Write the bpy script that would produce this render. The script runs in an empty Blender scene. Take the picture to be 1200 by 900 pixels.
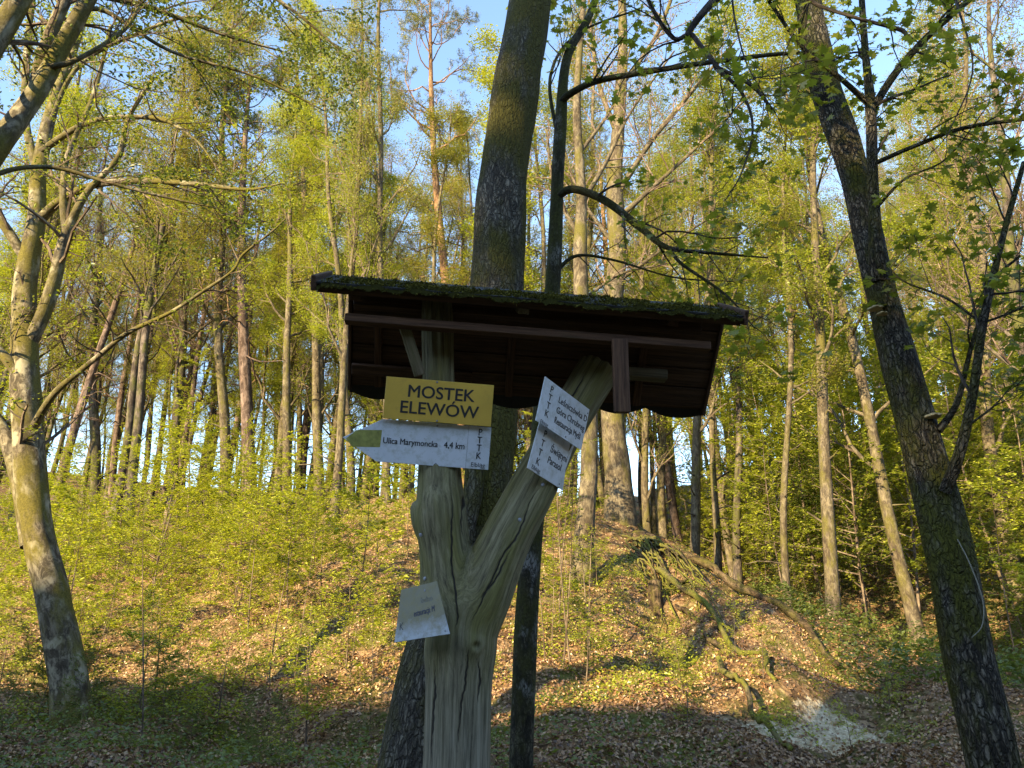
import bpy, bmesh, math, random
import numpy as np
from mathutils import Vector, Matrix, noise as mnoise
R = math.radians
random.seed(7)
scene = bpy.context.scene
COL = scene.collection

# ------------------------------------------------------------ camera, world, sun, exposure
PITCH = R(20.0); FPX = 906.0; EYE = 1.6
cam = bpy.data.cameras.new("camera"); camo = bpy.data.objects.new("camera", cam); COL.objects.link(camo)
cam.sensor_width = 36.0; cam.lens = 36.0*FPX/1200.0
cam.clip_start = 0.05; cam.clip_end = 3000
camo.location = (0, 0, EYE); camo.rotation_euler = (math.pi/2+PITCH, 0, 0)
scene.camera = camo
SUN_EL, SUN_AZ = R(19.0), R(40.0)            # azimuth measured behind the camera, towards the left
world = bpy.data.worlds.new("World"); scene.world = world; world.use_nodes = True
wn = world.node_tree; bg = wn.nodes["Background"]
sky = wn.nodes.new("ShaderNodeTexSky"); sky.sky_type = 'NISHITA'; sky.sun_disc = False
sky.sun_elevation = SUN_EL; sky.sun_rotation = math.pi+SUN_AZ
sky.air_density = 1.0; sky.dust_density = 0.2; sky.ozone_density = 1.3
wn.links.new(sky.outputs[0], bg.inputs[0]); bg.inputs[1].default_value = 0.15
sl = bpy.data.lights.new("sun", 'SUN'); sl.energy = 5.0; sl.angle = R(0.6); sl.color = (1.0, 0.79, 0.44)
so = bpy.data.objects.new("sun", sl); COL.objects.link(so)
SDIR = Vector((-math.sin(SUN_AZ)*math.cos(SUN_EL), -math.cos(SUN_AZ)*math.cos(SUN_EL), math.sin(SUN_EL)))
so.rotation_euler = SDIR.to_track_quat('Z', 'Y').to_euler()
vs = scene.view_settings; vs.view_transform = 'Standard'; vs.look = 'None'; vs.exposure = 2.0; vs.gamma = 1.0
vs.use_curve_mapping = False
scene.cycles.max_bounces = 5; scene.cycles.diffuse_bounces = 3; scene.cycles.glossy_bounces = 2
scene.cycles.transmission_bounces = 3; scene.cycles.sample_clamp_indirect = 6.0
scene.cycles.use_adaptive_sampling = True

# ------------------------------------------------------------ helpers
CP, SP = math.cos(PITCH), math.sin(PITCH)
def ray(px, py):
    a, b = (px-600)/FPX, (450-py)/FPX
    return Vector((a, CP-b*SP, SP+b*CP))
def at(px, py, Y):                       # point seen at a pixel of the photograph, at world depth Y
    d = ray(px, py); return Vector((0, 0, EYE))+d*(Y/d.y)
def atd(px, py, D):                      # same at distance D along the optical axis
    return Vector((0, 0, EYE))+ray(px, py)*D
def depth(p): return p[1]*CP+(p[2]-EYE)*SP
def proj(p):
    zc = depth(p); yc = -p[1]*SP+(p[2]-EYE)*CP
    return 600+FPX*p[0]/zc, 450-FPX*yc/zc

def tag(o, label=None, cat=None, group=None, kind=None):
    if label: o["label"] = label
    if cat: o["category"] = cat
    if group: o["group"] = group
    if kind: o["kind"] = kind
    return o
def empty(name, loc=(0, 0, 0)):
    o = bpy.data.objects.new(name, None); o.empty_display_size = 0.2
    COL.objects.link(o); o.location = loc; return o
def link(name, me, parent=None, loc=None):
    o = bpy.data.objects.new(name, me); COL.objects.link(o)
    if parent is not None: o.parent = parent
    if loc is not None: o.location = loc
    return o

class MB:
    """collects vertices and faces, builds one mesh"""
    def __init__(s): s.V=[]; s.F=[]; s.M=[]; s.B=[]; s.Rn=[]; s.n=0
    def add(s, V, F, m=0, bark=None, rnd=None):
        V = np.asarray(V, dtype=np.float64).reshape(-1, 3)
        F = np.asarray(F, dtype=np.int64)
        if F.shape[1] == 3: F = np.hstack([F, -np.ones((len(F), 1), dtype=np.int64)-s.n])
        s.V.append(V); s.F.append(F+s.n); s.M.append(np.full(len(F), m))
        s.B.append(V if bark is None else np.asarray(bark).reshape(-1, 3))
        s.Rn.append(np.zeros(len(V)) if rnd is None else rnd)
        s.n += len(V)
    def mesh(s, name, mats, smooth=True, shift=None):
        V = np.vstack(s.V); F = np.vstack(s.F); M = np.concatenate(s.M)
        if shift is not None: V = V-np.array(shift)
        me = bpy.data.meshes.new(name)
        tri = F[:, 3] < 0
        cnt = np.where(tri, 3, 4); loops = F.reshape(-1); loops = loops[loops >= 0]
        me.vertices.add(len(V)); me.vertices.foreach_set("co", V.reshape(-1))
        me.loops.add(len(loops)); me.loops.foreach_set("vertex_index", loops.astype(np.int32))
        me.polygons.add(len(F)); st = np.concatenate([[0], np.cumsum(cnt)[:-1]])
        me.polygons.foreach_set("loop_start", st.astype(np.int32))
        me.polygons.foreach_set("material_index", M.astype(np.int32))
        me.polygons.foreach_set("use_smooth", np.full(len(F), smooth))
        a = me.attributes.new("bark", 'FLOAT_VECTOR', 'POINT'); a.data.foreach_set("vector", np.vstack(s.B).reshape(-1))
        a = me.attributes.new("rnd", 'FLOAT', 'POINT'); a.data.foreach_set("value", np.concatenate(s.Rn))
        for m in mats: me.materials.append(m)
        me.update(calc_edges=True); me.validate()
        return me

def norm(a): return a/np.maximum(np.linalg.norm(a, axis=-1, keepdims=True), 1e-9)
def spline(pts, n):
    P = np.array(pts, dtype=float); m = len(P)
    if m == 2: return P[0]+(P[1]-P[0])*np.linspace(0, 1, n)[:, None]
    E = np.vstack([2*P[0]-P[1], P, 2*P[-1]-P[-2]])
    t = np.linspace(0, m-1-1e-9, n); i = t.astype(int); f = (t-i)[:, None]
    p0, p1, p2, p3 = E[i], E[i+1], E[i+2], E[i+3]
    return .5*((2*p1)+(p2-p0)*f+(2*p0-5*p1+4*p2-p3)*f**2+(3*p1-p0-3*p2+p3)*f**3)
def tubes(mb, P, Rd, k, m=0, rng=None, cap=True, rough=0.0):
    """P (b,n,3) polylines, Rd (b,n) radii -> tapered tubes"""
    P = np.asarray(P, float); Rd = np.asarray(Rd, float)
    if P.ndim == 2: P = P[None]; Rd = Rd[None]
    b, n, _ = P.shape
    T = norm(np.gradient(P, axis=1)); mean = norm(P[:, -1]-P[:, 0])
    ref = np.where(np.abs(mean[:, 2:3]) < .75, np.array([[0, 0, 1.]]), np.array([[0, 1., 0.03]]))
    A = norm(np.cross(T, ref[:, None, :])); Bv = np.cross(T, A)
    th = np.arange(k)*2*math.pi/k
    seg = np.linalg.norm(np.diff(P, axis=1), axis=2); s = np.concatenate([np.zeros((b, 1)), np.cumsum(seg, 1)], 1)
    Rk = np.repeat(Rd[:, :, None], k, 2)
    if rough > 0:
        ph = (rng or np.random.default_rng(1)).uniform(0, 6.28, (6,))
        S = s[:, :, None]; TH = th[None, None, :]
        Rk = Rk*(1+rough*(np.sin(TH*2+S*1.7+ph[0])+.7*np.sin(TH*3-S*2.6+ph[1])+.5*np.sin(TH*5+S*4.1+ph[2])+.6*np.sin(S*6.3+ph[3]+np.sin(TH+ph[4]))+.35*np.sin(TH*9+S*9+ph[5])))
    co = np.cos(th)[None, None, :, None]; si = np.sin(th)[None, None, :, None]
    V = P[:, :, None, :]+Rk[..., None]*(co*A[:, :, None, :]+si*Bv[:, :, None, :])
    off = np.arange(b)[:, None, None, None]*3.17 % 11
    bark = np.concatenate([Rk[..., None]*co+off, Rk[..., None]*si, np.broadcast_to(s[:, :, None, None], Rk.shape+(1,))], -1)
    bi = np.arange(b)[:, None, None]*(n*k); ii = np.arange(n-1)[None, :, None]*k; jj = np.arange(k)[None, None, :]
    j2 = (jj+1) % k
    F = np.stack(np.broadcast_arrays(bi+ii+jj, bi+ii+j2, bi+ii+k+j2, bi+ii+k+jj), -1).reshape(-1, 4)
    V = V.reshape(-1, 3); bark = bark.reshape(-1, 3)
    if cap:
        c = P[:, -1]+T[:, -1]*Rd[:, -1:]*.4; base = len(V); V = np.vstack([V, c]); bark = np.vstack([bark, bark[(np.arange(b)+1)*n*k-1]])
        bb = np.arange(b)[:, None]; l = bb*(n*k)+(n-1)*k
        Ft = np.stack(np.broadcast_arrays(l+np.arange(k)[None], l+(np.arange(k)[None]+1) % k, base+bb), -1).reshape(-1, 3)
        F = np.vstack([F, np.hstack([Ft, -np.ones((len(Ft), 1), int)*(10**9)])])
    F = F.copy(); F[F[:, 3] < 0, 3] = -10**9
    mb.add(V, F, m, bark)
def box(mb, A, B, w, h, up=(0, 0, 1), m=0):
    """beam from A to B, w across, h along up"""
    A, B = Vector(A), Vector(B); t = (B-A).normalized(); u = Vector(up); s = t.cross(u).normalized(); u = s.cross(t)
    V = [p+s*a*w/2+u*b*h/2 for p in (A, B) for a, b in ((-1, -1), (1, -1), (1, 1), (-1, 1))]
    F = [(0, 3, 2, 1), (4, 5, 6, 7), (0, 1, 5, 4), (1, 2, 6, 5), (2, 3, 7, 6), (3, 0, 4, 7)]
    L = (B-A).length
    bark = [(a*w/2, b*h/2, q*L) for q in (0, 1) for a, b in ((-1, -1), (1, -1), (1, 1), (-1, 1))]
    off = random.random()*9
    mb.add([tuple(v) for v in V], F, m, [(x+off, y, z) for x, y, z in bark])
def bevel(o, w=0.004, seg=2):
    md = o.modifiers.new("bevel", 'BEVEL'); md.width = w; md.segments = seg; md.limit_method = 'ANGLE'; return o

# ------------------------------------------------------------ materials
def newmat(name):
    m = bpy.data.materials.new(name); m.use_nodes = True; nt = m.node_tree; nt.nodes.clear()
    out = nt.nodes.new("ShaderNodeOutputMaterial"); return m, nt, out
def N(nt, t, **kw):
    n = nt.nodes.new(t)
    for k, v in kw.items():
        if k.startswith("i_"): n.inputs[k[2:].replace("_", " ")].default_value = v
        else: setattr(n, k, v)
    return n
def ramp(nt, fac, stops, interp='LINEAR'):
    r = nt.nodes.new("ShaderNodeValToRGB"); r.color_ramp.interpolation = interp
    e = r.color_ramp.elements
    while len(e) < len(stops): e.new(0.5)
    for el, (p, c) in zip(e, stops):
        el.position = p; el.color = (c[0], c[1], c[2], 1) if len(c) == 3 else c
    if fac is not None: nt.links.new(fac, r.inputs[0])
    return r
def nz(nt, vec, scale, detail=4, rough=.6, stretch=None, dist=0.0):
    v = vec
    if stretch:
        mp = N(nt, "ShaderNodeMapping"); mp.inputs["Scale"].default_value = stretch; nt.links.new(vec, mp.inputs[0]); v = mp.outputs[0]
    n = N(nt, "ShaderNodeTexNoise"); n.inputs["Scale"].default_value = scale; n.inputs["Detail"].default_value = detail
    n.inputs["Roughness"].default_value = rough; n.inputs["Distortion"].default_value = dist; nt.links.new(v, n.inputs["Vector"]); return n.outputs["Fac"]
def mixc(nt, f, a, b, mode='MIX'):
    m = nt.nodes.new("ShaderNodeMix"); m.data_type = 'RGBA'; m.blend_type = mode
    for s, v in ((0, f), (6, a), (7, b)):
        if hasattr(v, "default_value") or hasattr(v, "links"): nt.links.new(v, m.inputs[s])
        elif isinstance(v, (int, float)): m.inputs[s].default_value = v
        else: m.inputs[s].default_value = (v[0], v[1], v[2], 1)
    return m.outputs[2]
def mth(nt, op, a, b=None, c=None, clamp=False):
    m = nt.nodes.new("ShaderNodeMath"); m.operation = op; m.use_clamp = clamp
    for i, v in enumerate((a, b, c)):
        if v is None: continue
        if isinstance(v, (int, float)): m.inputs[i].default_value = v
        else: nt.links.new(v, m.inputs[i])
    return m.outputs[0]
def bump(nt, h, strength, dist):
    b = N(nt, "ShaderNodeBump"); b.inputs["Strength"].default_value = strength; b.inputs["Distance"].default_value = dist
    nt.links.new(h, b.inputs["Height"]); return b.outputs[0]
def attr(nt, name, out="Vector"): return N(nt, "ShaderNodeAttribute", attribute_name=name).outputs[out]

def bark_mat(name, dark, light, moss=None, moss_amt=.5, scale=14., stretch=.22, b=.5, bd=.015, moss_scale=1.1, patches=None, rings=.0, ridge=0):
    m, nt, out = newmat(name); p = N(nt, "ShaderNodeBsdfPrincipled", i_Roughness=.9); p.inputs["Specular IOR Level"].default_value = .15
    v = attr(nt, "bark")
    f = nz(nt, v, scale, 7, .75, (1, 1, stretch), .8); f2 = nz(nt, v, scale*.25, 3, .5, (1, 1, .6))
    c = ramp(nt, f, [(.36, tuple(x*.6 for x in dark)), (.47, dark), (.6, light)]).outputs[0]
    c = mixc(nt, mth(nt, 'MULTIPLY', ramp(nt, f2, [(.42, (0, 0, 0)), (.62, (1, 1, 1))]).outputs[0], .7), c, (.5, .45, .4), 'MULTIPLY')
    ring = ramp(nt, nz(nt, v, 5, 4, .7, (.25, .25, 5.5)), [(.60, (0, 0, 0)), (.66, (1, 1, 1))]).outputs[0]  # dark bands across the bark; on the near beech limbs, painted branch shadows
    c = mixc(nt, mth(nt, 'MULTIPLY', ring, rings), c, dark)
    if patches:
        pf = ramp(nt, nz(nt, v, 5.0, 4, .6, (1, 1, .7)), [(.53, (0, 0, 0)), (.60, (1, 1, 1))]).outputs[0]
        c = mixc(nt, pf, c, patches)
    h = f
    if ridge:
        mp = N(nt, "ShaderNodeMapping"); mp.inputs["Scale"].default_value = (1, 1, .28)
        wv = N(nt, "ShaderNodeVectorMath", operation='MULTIPLY_ADD'); nn = N(nt, "ShaderNodeTexNoise"); nn.inputs["Scale"].default_value = 18; nt.links.new(v, nn.inputs["Vector"])
        nt.links.new(nn.outputs["Color"], wv.inputs[0]); wv.inputs[1].default_value = (.05, .05, .08); nt.links.new(v, wv.inputs[2]); nt.links.new(wv.outputs[0], mp.inputs[0])
        vo = N(nt, "ShaderNodeTexVoronoi", feature='DISTANCE_TO_EDGE'); vo.inputs["Scale"].default_value = ridge; nt.links.new(mp.outputs[0], vo.inputs["Vector"])
        rd = ramp(nt, vo.outputs["Distance"], [(.0, (0, 0, 0)), (.16, (1, 1, 1))]).outputs[0]
        c = mixc(nt, mth(nt, 'SUBTRACT', 1.0, rd), c, tuple(x*.6 for x in dark)); h = mth(nt, 'ADD', f, mth(nt, 'MULTIPLY', rd, 1.2))
    if moss:
        mf = nz(nt, v, moss_scale*2.2, 5, .65, (1, 1, .45)); lo = .62-moss_amt*.3
        mr = ramp(nt, mf, [(lo-.05, (0, 0, 0)), (lo+.08, (1, 1, 1))]).outputs[0]
        mc = ramp(nt, nz(nt, v, 60, 3), [(.3, tuple(x*.45 for x in moss)), (.7, moss)]).outputs[0]
        c = mixc(nt, mr, c, mc)
    nt.links.new(c, p.inputs["Base Color"])
    fine = nz(nt, v, scale*6, 3, .6)
    hh = mth(nt, 'MULTIPLY_ADD', fine, .35, h)
    nt.links.new(bump(nt, hh, b, bd), p.inputs["Normal"])
    nt.links.new(p.outputs[0], out.inputs[0]); return m
def leaf_mat(name, stops, trans=.45, gloss=.04, objvar=.25):
    m, nt, out = newmat(name)
    r = attr(nt, "rnd", "Fac"); oi = N(nt, "ShaderNodeObjectInfo").outputs["Random"]
    x = mth(nt, 'ADD', mth(nt, 'MULTIPLY', r, 1-objvar), mth(nt, 'MULTIPLY', oi, objvar))
    c = ramp(nt, x, stops).outputs[0]
    d = N(nt, "ShaderNodeBsdfDiffuse"); t = N(nt, "ShaderNodeBsdfTranslucent"); g = N(nt, "ShaderNodeBsdfGlossy"); g.inputs["Roughness"].default_value = .45
    g.inputs["Color"].default_value = (1, 1, 1, 1)
    nt.links.new(c, d.inputs[0]); nt.links.new(mixc(nt, 1.0, c, (1.25, 1.2, .6), 'MULTIPLY'), t.inputs[0])
    a = N(nt, "ShaderNodeMixShader"); a.inputs[0].default_value = trans; nt.links.new(d.outputs[0], a.inputs[1]); nt.links.new(t.outputs[0], a.inputs[2])
    b_ = N(nt, "ShaderNodeMixShader"); b_.inputs[0].default_value = gloss; nt.links.new(a.outputs[0], b_.inputs[1]); nt.links.new(g.outputs[0], b_.inputs[2])
    nt.links.new(b_.outputs[0], out.inputs[0]); return m
def plain(name, col, rough=.6, var=.25, scale=20., b=.1):
    m, nt, out = newmat(name); p = N(nt, "ShaderNodeBsdfPrincipled"); p.inputs["Roughness"].default_value = rough
    v = N(nt, "ShaderNodeTexCoord").outputs["Object"]; f = nz(nt, v, scale, 4)
    c = ramp(nt, f, [(.3, tuple(x*(1-var) for x in col)), (.7, col)]).outputs[0]
    nt.links.new(c, p.inputs["Base Color"]); nt.links.new(bump(nt, f, b, .01), p.inputs["Normal"])
    nt.links.new(p.outputs[0], out.inputs[0]); return m

M = {}
M['beech'] = bark_mat("beech_bark", (.07, .058, .04), (.22, .19, .135), (.13, .11, .025), .50, 14, .5, .6, .012, patches=(.27, .24, .165), rings=.7)
M['beech_far'] = bark_mat("beech_bark_far", (.075, .06, .042), (.175, .145, .095), (.12, .105, .028), .26, 13, .45, .7, .02, rings=.5)
M['dark_far'] = bark_mat("dark_bark_far", (.05, .04, .035), (.15, .12, .095), (.09, .09, .025), .35, 8, .4, .5, .02)
M['pine'] = bark_mat("pine_bark", (.12, .07, .04), (.32, .20, .11), None, 0, 8, .35, .7, .03)
M['pine_dark'] = bark_mat("dark_pine_bark", (.075, .052, .042), (.20, .145, .12), None, 0, 8, .35, .7, .03)
M['trunk_mossy'] = bark_mat("mossy_trunk_bark", (.07, .062, .05), (.22, .20, .155), (.095, .085, .018), .60, 30, .3, .8, .02, moss_scale=1.0, rings=.35, ridge=45)
M['maple'] = bark_mat("rough_maple_bark", (.055, .047, .036), (.27, .235, .18), (.12, .115, .018), .46, 40, .3, 1.0, .03, moss_scale=1.3, ridge=38)
M['young'] = bark_mat("young_tree_bark", (.03, .026, .018), (.10, .09, .06), (.06, .06, .015), .55, 26, .4, .5, .008, ridge=60, patches=(.17, .165, .15))
M['twig'] = bark_mat("twig_bark", (.035, .028, .024), (.10, .082, .065), None, 0, 20, .3, .2, .004)
M['twig_far'] = bark_mat("far_twig_bark", (.09, .065, .048), (.23, .18, .13), None, 0, 10, .3, .2, .004)
M['twig_bare'] = bark_mat("bare_twig_bark", (.11, .075, .062), (.27, .20, .165), None, 0, 10, .3, .2, .004)
M['root'] = bark_mat("root_bark", (.05, .038, .025), (.17, .13, .08), (.15, .15, .025), .55, 16, .3, .7, .012)
M['soilroot'] = bark_mat("earthy_root_bark", (.04, .028, .018), (.14, .10, .06), (.11, .10, .02), .3, 16, .4, .8, .02)
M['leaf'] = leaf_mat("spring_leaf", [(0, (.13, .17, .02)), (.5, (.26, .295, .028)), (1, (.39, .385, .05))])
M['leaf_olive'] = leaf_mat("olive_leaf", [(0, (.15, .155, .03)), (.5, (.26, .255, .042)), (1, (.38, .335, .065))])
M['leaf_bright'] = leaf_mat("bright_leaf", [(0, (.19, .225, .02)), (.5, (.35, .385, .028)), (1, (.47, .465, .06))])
M['leaf_shade'] = leaf_mat("deep_green_shade_leaf", [(0, (.065, .085, .018)), (.5, (.12, .155, .028)), (1, (.18, .21, .04))])  # darker copy of the leaf green, with the valley's shade put into the colour
M['leaf_maple'] = leaf_mat("maple_leaf", [(0, (.12, .14, .02)), (.6, (.22, .25, .03)), (1, (.32, .27, .06))], trans=.6)
M['bud'] = leaf_mat("bud", [(0, (.14, .085, .06)), (.6, (.24, .17, .11)), (1, (.28, .25, .09))], trans=.3)
M['needle'] = leaf_mat("pine_needle", [(0, (.05, .065, .022)), (.6, (.10, .12, .04)), (1, (.17, .16, .05))], trans=.15)
M['litter'] = leaf_mat("dead_leaf", [(0, (.07, .032, .015)), (.35, (.19, .095, .040)), (.75, (.33, .185, .080)), (1, (.47, .32, .16))], trans=.1, gloss=.06, objvar=0)
M['moss'] = leaf_mat("moss_tuft", [(0, (.030, .028, .008)), (.6, (.075, .070, .014)), (1, (.14, .12, .03))], trans=.1, gloss=.0, objvar=0)

# ------------------------------------------------------------ terrain
CTRL = []
def c_px(px, py, Y): p = at(px, py, Y); CTRL.append((p.x, p.y, p.z))
for a in [(0,900,7.2),(150,900,7),(300,900,7),(450,900,7),(600,900,7),(750,900,7),(900,900,7),(1050,900,7),(1200,900,6.5),
          (80,855,8.5),(0,800,12),(200,800,11),(350,800,10.5),(0,700,20),(200,700,19),(340,685,17),(0,640,28),(200,618,30),(350,605,27),(80,625,34),
          (450,750,11.5),(450,655,15),(450,592,19),(400,600,20),(560,588,19.5),(640,583,20),(725,612,17.5),(690,690,13.5),(600,820,9),(700,805,9.3),
          (600,690,13),(760,700,12.8),(800,655,15.3),(830,800,9.8),(900,722,13.2),(900,850,8),(1000,788,11),(1080,828,9.6),(1130,845,9),(1000,850,8.2),
          (960,700,22),(1060,770,17),(1150,790,15),(1250,800,13),(1000,650,32),(1100,610,34),(1220,560,34),(900,630,38),(840,610,42),(1220,480,48),(1080,530,50),(-100,600,30),(-200,700,18),(1400,700,16),(1400,560,28)]: c_px(*a)
CTRL += [(0,0,0),(-3,0,.05),(3,0,.1),(0,3,.22),(-3,4,.35),(3,4,.35),(-8,2,.4),(8,2,.5),(0,-4,.1),(-8,-5,1.0),(8,-5,1.0),
         (0,25,4.6),(-4,27,5.2),(5,24,3.2),(0,33,3.4),(8,31,3.4),(0,45,5.0),(-10,42,8.0),(-22,42,9.5),(-15,60,14),(0,65,13.5),(12,60,14),(30,60,20),
         (10,19,2.4),(6.5,17,2.2),(45,30,16),(45,60,26),(-45,30,10),(-45,60,17),(-45,0,6),(45,0,10),
         (-10,-12,5.2),(0,-12,4.8),(10,-12,4.8),(-22,-12,5.6),(-36,-18,14.6),(-27,-18,14.2),(-20,-18,13.2),(-12,-18,12.0),(0,-18,11.0),(12,-18,9.8),(-25,-26,11.5),(-10,-26,11.2),(8,-26,11.2),(-45,-22,11.8),(40,-20,11.5),(0,-50,12),(-40,-60,12),(40,-60,12),
         (0,110,16),(-90,0,9),(-90,90,14),(90,90,20),(90,0,14)]
CTRL = np.array(CTRL); CXY, CZ = CTRL[:, :2], CTRL[:, 2]
def kern(d): return np.sqrt(d*d+1.0)
_n = len(CTRL); _A = np.zeros((_n+1, _n+1)); _D = np.linalg.norm(CXY[:, None]-CXY[None], axis=2)
_A[:_n, :_n] = kern(_D)+np.eye(_n)*(-0.02); _A[:_n, _n] = 1; _A[_n, :_n] = 1
_w = np.linalg.solve(_A, np.append(CZ, 0))
_rs = np.random.default_rng(3); _K = []
for lam, amp in ((5, .07), (2.6, .05), (1.3, .035), (.7, .022), (.38, .011)):
    for _ in range(5):
        th = _rs.uniform(0, 6.28); _K.append((math.cos(th)*6.28/lam, math.sin(th)*6.28/lam, _rs.uniform(0, 6.28), amp*.8))
def ground(x, y):
    x = np.asarray(x, float); y = np.asarray(y, float); sh = x.shape; X = x.reshape(-1); Y = y.reshape(-1)
    Z = np.empty(len(X))
    for i in range(0, len(X), 20000):
        d = np.sqrt((X[i:i+20000, None]-CXY[:, 0])**2+(Y[i:i+20000, None]-CXY[:, 1])**2)
        Z[i:i+20000] = kern(d)@_w[:_n]+_w[_n]
    for kx, ky, ph, a in _K: Z = Z+a*np.sin(kx*X+ky*Y+ph+.8*np.sin(ky*X*.7-kx*Y*.6))
    # hollow eroded under the roots, and the sand scar
    for (cx, cy, r, dz) in HOLL: Z = Z+dz*np.exp(-((X-cx)**2+(Y-cy)**2)/(r*r))
    far = np.clip((np.sqrt(X*X+(Y-20)**2)-90)/120, 0, 1); Z = Z*(1-far)+far*8
    return Z.reshape(sh)
_h1 = at(775, 705, 12.4); _h2 = at(800, 745, 11.4); _h3 = at(765, 660, 14.0); SAND = at(945, 862, 8.3); SAND2 = at(985, 835, 8.9)
HOLL = [(_h1.x, _h1.y, .40, -.45), (_h2.x, _h2.y, .35, -.35), (_h3.x+.1, _h3.y, .5, -.35), (SAND.x, SAND.y+.1, .55, -.22), (SAND2.x+.3, SAND2.y+.1, .5, -.25), (SAND2.x-.2, SAND2.y+.9, .4, .25)]
def gz(x, y): return float(ground(np.array([x]), np.array([y]))[0])
def at_ground(px, Y):
    x = (px-600)/FPX*Y
    for _ in range(6): z = gz(x, Y); x = (px-600)/FPX*(Y*CP+(z-EYE)*SP)
    return Vector((x, Y, z))

xs = np.unique(np.round(np.concatenate([np.arange(-300, -40, 20), np.arange(-40, -14, 1.0), np.arange(-14, 14, .13), np.arange(14, 40, 1.0), np.arange(40, 301, 20)]), 3))
ys = np.unique(np.round(np.concatenate([np.arange(-120, -30, 15), np.arange(-30, 4, .8), np.arange(4, 23, .13), np.arange(23, 70, .9), np.arange(70, 401, 20)]), 3))
GX, GY = np.meshgrid(xs, ys); GZ = ground(GX, GY)
V = np.stack([GX, GY, GZ], -1).reshape(-1, 3); nx, ny = len(xs), len(ys)
I = (np.arange(ny-1)[:, None]*nx+np.arange(nx-1)[None]).reshape(-1)
def m_ground():
    m, nt, out = newmat("leaf_litter_ground"); p = N(nt, "ShaderNodeBsdfPrincipled", i_Roughness=.95); p.inputs["Specular IOR Level"].default_value = .1
    v = N(nt, "ShaderNodeTexCoord").outputs["Object"]
    vo = N(nt, "ShaderNodeTexVoronoi"); vo.inputs["Scale"].default_value = 17; vo.inputs["Randomness"].default_value = 1
    wv = N(nt, "ShaderNodeVectorMath", operation='MULTIPLY_ADD'); nn = N(nt, "ShaderNodeTexNoise"); nn.inputs["Scale"].default_value = 9; nt.links.new(v, nn.inputs["Vector"])
    nt.links.new(nn.outputs["Color"], wv.inputs[0]); wv.inputs[1].default_value = (.15, .15, .15); nt.links.new(v, wv.inputs[2]); nt.links.new(wv.outputs[0], vo.inputs["Vector"])
    hsv = N(nt, "ShaderNodeSeparateColor"); nt.links.new(vo.outputs["Color"], hsv.inputs[0])
    leaf = ramp(nt, hsv.outputs[0], [(0, (.06, .035, .018)), (.3, (.15, .085, .042)), (.65, (.27, .165, .085)), (1, (.38, .26, .15))]).outputs[0]
    soil = ramp(nt, nz(nt, v, 3.5, 6, .7), [(.38, (0, 0, 0)), (.56, (1, 1, 1))]).outputs[0]
    c = mixc(nt, soil, leaf, mixc(nt, .5, leaf, (.06, .042, .026)))
    g = ramp(nt, nz(nt, v, 1.1, 6, .7), [(.47, (0, 0, 0)), (.60, (1, 1, 1))]).outputs[0]
    gr = ramp(nt, nz(nt, v, 30, 4), [(.3, (.05, .06, .012)), (.7, (.15, .16, .03))]).outputs[0]
    c = mixc(nt, mth(nt, 'MULTIPLY', g, .8), c, gr)
    a = attr(nt, "rnd", "Fac")       # bare sand of the scar
    sf = mth(nt, 'MULTIPLY_ADD', nz(nt, v, 4, 8, .8), 1.5, mth(nt, 'SUBTRACT', a, 1.05), clamp=False)
    sf = ramp(nt, sf, [(.28, (0, 0, 0)), (.40, (1, 1, 1))]).outputs[0]
    sand = ramp(nt, nz(nt, v, 14, 6, .7), [(.36, (.26, .19, .11)), (.48, (.50, .40, .25)), (.62, (.70, .58, .40))]).outputs[0]
    c = mixc(nt, sf, c, sand)
    nt.links.new(c, p.inputs["Base Color"])
    h = mth(nt, 'ADD', mth(nt, 'MULTIPLY', vo.outputs["Distance"], 1.0), nz(nt, v, 40, 5, .7))
    nt.links.new(bump(nt, h, .9, .03), p.inputs["Normal"]); nt.links.new(p.outputs[0], out.inputs[0]); return m
mb = MB()
sandv = np.maximum(np.exp(-(((V[:, 0]-SAND.x)/1.0)**2+((V[:, 1]-SAND.y)/.8)**2)), np.exp(-(((V[:, 0]-SAND2.x)/.6)**2+((V[:, 1]-SAND2.y)/.6)**2)))
mb.add(V, np.stack([I, I+1, I+nx+1, I+nx], -1), 0, rnd=sandv)
g = link("ground", mb.mesh("ground", [m_ground()])); tag(g, kind="structure")

# ------------------------------------------------------------ leaves and growth
def leaves(mb, C, size, rng, m=1, tilt=.5, narrow=.55, up=None):
    n = len(C); nrm = np.stack([rng.normal(0, tilt, n), rng.normal(0, tilt, n), np.ones(n)], -1)
    if up is not None: nrm = norm(up+rng.normal(0, tilt, (n, 3)))
    nrm = norm(nrm); a = norm(np.cross(nrm, rng.normal(0, 1, (n, 3)))); b = np.cross(nrm, a)
    s = size*rng.uniform(.6, 1.3, (n, 1)); r = rng.uniform(0, 1, n)
    V = np.stack([C-a*s*.5, C+b*s*narrow*.5-a*s*.05+nrm*s*.12, C+a*s*.5, C-b*s*narrow*.5-a*s*.05+nrm*s*.12], 1).reshape(-1, 3)
    F = np.arange(n*4).reshape(-1, 4)
    mb.add(V, F, m, rnd=np.repeat(r, 4))
MAPLE = np.array([(0,-.5),(.12,-.22),(.42,-.30),(.33,-.08),(.52,.08),(.28,.12),(.30,.34),(.12,.26),(0,.52),(-.12,.26),(-.30,.34),(-.28,.12),(-.52,.08),(-.33,-.08),(-.42,-.30),(-.12,-.22)])
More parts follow.
